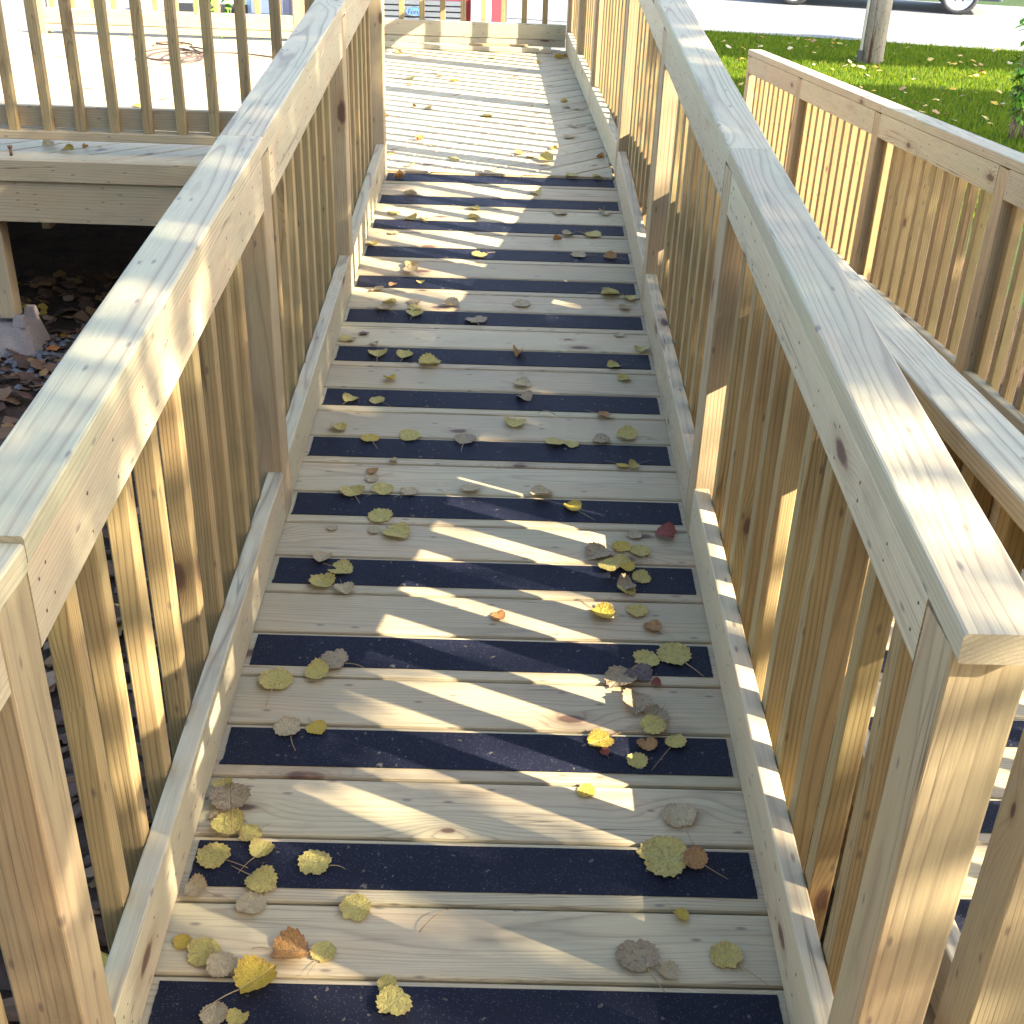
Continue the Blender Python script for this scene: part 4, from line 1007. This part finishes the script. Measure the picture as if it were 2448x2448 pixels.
def wheel(rt, mw, rad, wid, rimmat, part='wheel'):
    """axle along local X"""
    def lathe(prof, mat, nm, seg=28):
        v = []; f = []
        for x, r_ in prof:
            for k in range(seg):
                a = 2 * math.pi * k / seg; v.append((x, r_ * math.cos(a), r_ * math.sin(a)))
        for i in range(len(prof) - 1):
            for k in range(seg):
                k2 = (k + 1) % seg; f.append((i * seg + k, i * seg + k2, (i + 1) * seg + k2, (i + 1) * seg + k))
        return mesh(nm, v, f, mat, True)
    h = wid / 2
    w_ = put(part, lathe([(-h * .6, rad * .70), (-h * .95, rad * .74), (-h, rad * .9), (-h * .8, rad), (h * .8, rad), (h, rad * .9), (h * .95, rad * .74), (h * .6, rad * .70), (-h * .6, rad * .70)], M['rubber'], 'tyre'), mw, rt)
    put('rim', lathe([(h * .92, rad * .73), (h * .86, rad * .69), (h * .45, rad * .62), (h * .35, rad * .45), (h * .55, rad * .26), (h * .60, rad * .14), (h * .62, rad * .001)], rimmat, 'rim'), mw, w_)
    put('rim', lathe([(-h * .92, rad * .73), (-h * .86, rad * .69), (-h * .45, rad * .62), (-h * .35, rad * .45), (-h * .55, rad * .26), (-h * .62, rad * .001)], rimmat, 'rim'), mw, w_)
    for k in range(5):
        a = k * 2 * math.pi / 5
        put('wheel_nut', boxmesh(h * .4, h * .62, -0.012, 0.012, -0.012, 0.012, M['dark_plastic']), mw @ Matrix.Rotation(a, 4, 'X') @ Matrix.Translation((0, 0, rad * .33)), w_)
def local_put(rt, base, nm, me, mat4=I4): return put(nm, me, base @ mat4, rt)

# red pickup facing the deck (front at local y = 0, body runs to +y)
base = Matrix.Translation((-0.955, 10.95, GZ))
rt = root('pickup_truck', 'red pickup truck with chrome grille facing the far landing railing', 'truck', base.translation)
prof = [(0.05, 0.42), (0.0, 0.60), (0.02, 0.72), (0.03, 0.99), (0.10, 1.06), (1.25, 1.14), (1.95, 1.78), (3.0, 1.82), (3.25, 1.12), (5.1, 1.12), (5.15, 0.5)]
local_put(rt, base, 'body', extrude_profile(prof, 0.92, lambda z: 1.0 if z < 1.2 else 0.86, M['red_paint'], 'truck_body'))
local_put(rt, base, 'windshield', mesh('windshield', [(-0.70, 1.36, 1.235), (0.70, 1.36, 1.235), (0.62, 1.88, 1.71), (-0.62, 1.88, 1.71)], [(0, 1, 2, 3)], M['glass']), Matrix.Translation((0, -0.035, 0.03)))
g = local_put(rt, base, 'grille', boxmesh(-0.56, 0.56, -0.035, -0.002, 0.735, 0.932, M['dark_plastic']))
for k in range(4):
    zz = 0.757 + k * 0.051
    put('grille_bar', boxmesh(-0.555, 0.555, -0.062, -0.036, zz - 0.0185, zz + 0.0185, M['chrome']), base, g)
badge_v = [(0, 0, 0)] + [(0.080 * math.cos(a), 0, 0.036 * math.sin(a)) for a in [k * math.pi / 16 for k in range(32)]]
badge_v2 = [(x, -0.012, z) for x, y, z in badge_v]
bf = [(0, 1 + k, 1 + (k + 1) % 32) for k in range(32)]
bm_v = badge_v + badge_v2; nb = len(badge_v)
bm_f = bf + [(nb + a, nb + c_, nb + b) for a, b, c_ in bf] + [(1 + k, 1 + (k + 1) % 32, nb + 1 + (k + 1) % 32, nb + 1 + k) for k in range(32)]
bd = local_put(rt, base, 'badge', mesh('badge', bm_v, bm_f, M['blue']), Matrix.Translation((0.075, -0.064, 0.835)))
rv = []; rf = []
for k in range(32):
    a = k * math.pi / 16; rv += [(0.080 * math.cos(a), 0, 0.036 * math.sin(a)), (0.090 * math.cos(a), 0, 0.044 * math.sin(a)), (0.090 * math.cos(a), -0.016, 0.044 * math.sin(a)), (0.080 * math.cos(a), -0.016, 0.036 * math.sin(a))]
for k in range(32):
    k2 = (k + 1) % 32
    for q in range(4):
        q2 = (q + 1) % 4; rf.append((k * 4 + q, k * 4 + q2, k2 * 4 + q2, k2 * 4 + q))
put('badge_ring', mesh('badge_ring', rv, rf, M['chrome']), base @ Matrix.Translation((0.075, -0.062, 0.835)), bd)
fc = bpy.data.curves.new('lettering', 'FONT'); fc.body = 'Ford'; fc.size = 0.062; fc.align_x = 'CENTER'; fc.align_y = 'CENTER'; fc.extrude = 0.002; fc.shear = 0.25
fo = bpy.data.objects.new('tmp', fc); col.objects.link(fo)
dg = bpy.context.evaluated_depsgraph_get(); fm = bpy.data.meshes.new_from_object(fo.evaluated_get(dg)); bpy.data.objects.remove(fo)
fm.materials.clear(); fm.materials.append(M['chrome'])
put('lettering', fm, base @ Matrix.Translation((0.075, -0.079, 0.833)) @ Matrix.Rotation(R(90), 4, 'X'), bd)
for s in (-1, 1):
    local_put(rt, base, 'headlight', boxmesh(min(s * 0.61, s * 0.80), max(s * 0.61, s * 0.80), -0.045, 0.02, 0.70, 0.955, M['lens']))
    local_put(rt, base, 'bumper_end', boxmesh(min(s * 0.62, s * 0.90), max(s * 0.62, s * 0.90), -0.10, 0.02, 0.44, 0.64, M['chrome']))
local_put(rt, base, 'bumper', boxmesh(-0.618, 0.618, -0.12, 0.02, 0.42, 0.64, M['chrome']))
for s in (-1, 1):
    for yy in (0.85, 4.1):
        wheel(rt, base @ Matrix.Translation((s * 0.82, yy, 0.37)) @ Matrix.Rotation(0 if s > 0 else math.pi, 4, 'Z'), 0.37, 0.24, M['chrome'])
# silver car behind
base = Matrix.Translation((-3.30, 13.0, GZ))
rt = root('parked_car', 'silver car parked left of the red truck, its nose half hidden by the railing', 'car', base.translation, 'parked cars')
prof = [(0.04, 0.25), (0.0, 0.45), (0.05, 0.68), (0.9, 0.88), (1.6, 1.36), (2.9, 1.42), (3.7, 1.0), (4.3, 0.95), (4.35, 0.3)]
local_put(rt, base, 'body', extrude_profile(prof, 0.88, lambda z: 1.0 if z < 0.95 else 0.80, M['silver_paint'], 'car_body'))
local_put(rt, base, 'windshield', mesh('windshield', [(-0.62, 0.94, 0.93), (0.62, 0.94, 0.93), (0.56, 1.54, 1.34), (-0.56, 1.54, 1.34)], [(0, 1, 2, 3)], M['glass']), Matrix.Translation((0, -0.03, 0.03)))
local_put(rt, base, 'grille', boxmesh(-0.40, 0.40, -0.03, 0.03, 0.50, 0.60, M['dark_plastic']))
local_put(rt, base, 'lower_grille', boxmesh(-0.60, 0.60, -0.03, 0.03, 0.28, 0.38, M['dark_plastic']))
for s in (-1, 1):
    local_put(rt, base, 'headlight', boxmesh(min(s * 0.45, s * 0.80), max(s * 0.45, s * 0.80), -0.02, 0.10, 0.52, 0.66, M['lens']))
    for yy in (0.8, 3.4):
        wheel(rt, base @ Matrix.Translation((s * 0.80, yy, 0.31)) @ Matrix.Rotation(0 if s > 0 else math.pi, 4, 'Z'), 0.31, 0.2, M['silver_paint'])
# dark car on the far side of the road, white wheels
wp = Vector((7.52, 20.28, GZ)); cen = wp - d_r * 1.35 + n_r * 0.78
base = Matrix(((n_r.x, -d_r.x, 0, cen.x), (n_r.y, -d_r.y, 0, cen.y), (0, 0, 1, GZ), (0, 0, 0, 1)))
base = Matrix(((-n_r.x, d_r.x, 0, cen.x), (-n_r.y, d_r.y, 0, cen.y), (0, 0, 1, GZ), (0, 0, 0, 1)))
base = Matrix(((d_r.y, d_r.x, 0, cen.x), (-d_r.x, d_r.y, 0, cen.y), (0, 0, 1, GZ), (0, 0, 0, 1)))
rt = root('parked_car', 'dark navy car with white wheels parked across the road behind the pole', 'car', (cen.x, cen.y, GZ), 'parked cars')
prof = [(-2.15, 0.28), (-2.2, 0.7), (-1.9, 0.95), (-1.3, 1.40), (0.3, 1.45), (1.0, 0.98), (1.95, 0.82), (2.1, 0.5), (2.05, 0.24)]
local_put(rt, base, 'body', extrude_profile(prof, 0.86, lambda z: 1.0 if z < 0.95 else 0.82, M['navy_paint'], 'car_body'))
for s in (-1, 1):
    local_put(rt, base, 'side_window', mesh('side_window', [(s * 0.80, -1.35, 1.0), (s * 0.80, 0.6, 1.0), (s * 0.725, 0.2, 1.36), (s * 0.725, -1.15, 1.36)], [(0, 1, 2, 3)], M['glass']), Matrix.Translation((s * 0.02, 0, 0)))
for s in (-1, 1):
    for yy in (-1.35, 1.35):
        wheel(rt, base @ Matrix.Translation((s * 0.80, yy, 0.31)) @ Matrix.Rotation(0 if s > 0 else math.pi, 4, 'Z'), 0.31, 0.20, M['white_paint'])

# ------------------------------------------------------------------ trees behind and right of the viewer: they shade the ramp and lawn
U_ = Vector((0.395, 0.918, 0)).normalized(); V_ = SUN.cross(U_); V_ = V_ if V_.z > 0 else -V_
def tree(name, label_, n, leafsize, samp, tfun, trunk, seed):
    r = random.Random(seed); v = []; f = []
    while n > 0:
        u, vv = samp(r)
        if u is None: continue
        p = U_ * u + V_ * vv + SUN * tfun(r, u, vv)
        n -= 1
        a = Vector((r.gauss(0, 1), r.gauss(0, 1), r.gauss(0, 1))).normalized(); b = a.cross(Vector((r.gauss(0, 1), r.gauss(0, 1), r.gauss(0, 1)))).normalized()
        s = leafsize * r.uniform(0.7, 1.3); k = len(v)
        v += [p - a * s * .6, p + b * s * .45, p + a * s * .6, p - b * s * .45]; f.append((k, k + 1, k + 2, k + 3))
    rt = root(name, label_, 'tree', (trunk[0], trunk[1], GZ))
    put('crown', mesh('crown', v, f, M['crown']), I4, rt, kind='stuff')
    top_ = Vector(trunk[2:5]); b0 = Vector((trunk[0], trunk[1], GZ - .05))
    put('trunk', tube([b0, b0.lerp(top_, .5) + Vector((.05, .04, 0)), top_], trunk[5], M['bark'], 10, trunk[5] * .45), I4, rt)
    for k in range(7):
        e_ = Vector(v[r.randrange(len(v))]); st_ = b0.lerp(top_, r.uniform(.6, 1.0)); mid_ = st_.lerp(e_, .5) + UP * .12
        put('branch', tube([st_, mid_, st_.lerp(e_, .92)], 0.035, M['bark'], 6, 0.010), I4, rt)
    return rt
def near_samp(r):
    u = r.uniform(-0.9, 4.9); v = r.uniform(-1.3, 3.3)
    nz = noise.noise(Vector((u * 2.2, v * 2.2, 1.3))) * 0.10 + noise.noise(Vector((u * 6, v * 6, 4.3))) * 0.04
    uu = u + nz; vv = v + nz * .3
    if uu < 0.46: k = 0.50 if vv < 0.10 else (0.75 if uu < -0.12 else (0.34 if vv < 0.36 else (0.20 if vv < 1.0 else (0.7 if uu < 0.12 else 0.35))))
    elif uu < 1.62: k = 0.07 if vv < 0.293 * u + 0.17 else 1.0
    elif uu < 3.50:
        k = 0.05 if (u > 2.3 and 0.60 < v < 1.22) else 1.0
    elif uu < 4.70: k = 1.0 if vv < 0.60 else 0.0
    else: k = 0.0
    return (u, v) if r.random() < k else (None, None)
tree('maple_tree', 'broad tree standing behind the viewer to the right of the second ramp', 36000, 0.085, near_samp, lambda r, u, v: 8.6 + r.uniform(-0.9, 0.9) + 0.25 * math.sin(u * 2), (8.6, -2.4, 7.9, -1.2, 4.6, 0.20), 21)
def lawn_samp(r):
    X = r.uniform(1.8, 13.0); Y = r.uniform(8.3, 17.0)
    nz = noise.noise(Vector((X * 0.9, Y * 0.9, 7.7))) * 0.22; Yn = Y + nz
    lo = 12.72 - 0.12 * (X - 4); hi = 14.30 - 0.10 * (X - 4)
    if lo < Yn < hi: return None, None
    redge = 17.0 - 0.248 * (X - 2.96)
    lim = redge + (1.0 * math.exp(-((X - 3.2) / 1.6) ** 2)) - 0.08
    if Yn > lim: return None, None
    P = Vector((X, Y, GZ)); return P.dot(U_), P.dot(V_)
tree('maple_tree', 'tall tree in the yard far to the right that shades the lawn', 21000, 0.15, lawn_samp, lambda r, u, v: 14.5 + r.uniform(-1.0, 1.0), (16.5, 6.5, 16.4, 7.6, 6.8, 0.28), 22)

# ------------------------------------------------------------------ unseen building added behind the viewer to cut skylight on the facing wood
sd = NT('painted_siding'); tc = sd.n("ShaderNodeTexCoord"); sd.bsdf(sd.mix(sd.noise(tc.outputs['Object'], 6.0, 4.0), (0.24, 0.22, 0.19), (0.30, 0.28, 0.24)), 0.7)
M['shingle'] = plain('roof_shingle', (0.09, 0.085, 0.08), 0.9, 30, 0.3)
hx0, hx1, hy = -9.0, 3.2, -3.1
rt = root('added_house', 'single storey sided building added behind the viewer to block skylight', 'added_house', (-3, hy, GZ))
put('wall', boxmesh(hx0, hx1, hy - 7.0, hy - 0.03, GZ, 3.3, sd.m), I4, rt)
for k in range(26):
    z = GZ + 0.02 + k * 0.15
    put('siding_board', board(hx1 - hx0, 0.148, 0.022, sd.m, 0.004), frame(((hx0 + hx1) / 2, hy - 0.012, z + 0.074), (1, 0, 0), (0, 1, 0.12)), rt)
v = [(hx0 - .4, hy + .55, 3.25), (hx1 + .4, hy + .55, 3.25), (hx1 + .4, hy - 3.5, 5.1), (hx0 - .4, hy - 3.5, 5.1), (hx1 + .4, hy - 7.5, 3.25), (hx0 - .4, hy - 7.5, 3.25)]
v += [(x, y, z - .12) for x, y, z in v]
put('roof', mesh('roof', v, [(0, 1, 2, 3), (3, 2, 4, 5), (7, 6, 9, 8), (8, 9, 11, 10), (0, 6, 7, 1), (4, 10, 11, 5), (1, 7, 8, 2), (2, 8, 10, 4), (3, 9, 6, 0), (5, 11, 9, 3)], M['shingle']), I4, rt)
for x in (-6.5, 1.6):
    wn = put('window', boxmesh(x - .6, x + .6, hy, hy + .05, 0.9, 2.1, M['white_paint']), I4, rt)
    put('pane', boxmesh(x - .52, x + .52, hy + .03, hy + .06, 0.98, 2.02, M['glass']), I4, wn)
dr = put('door', boxmesh(-2.9, -1.95, hy, hy + .05, 0.0, 2.1, M['white_paint']), I4, rt)
put('handle', boxmesh(-2.08, -2.04, hy + .05, hy + .09, 0.95, 1.08, M['rust']), I4, dr)
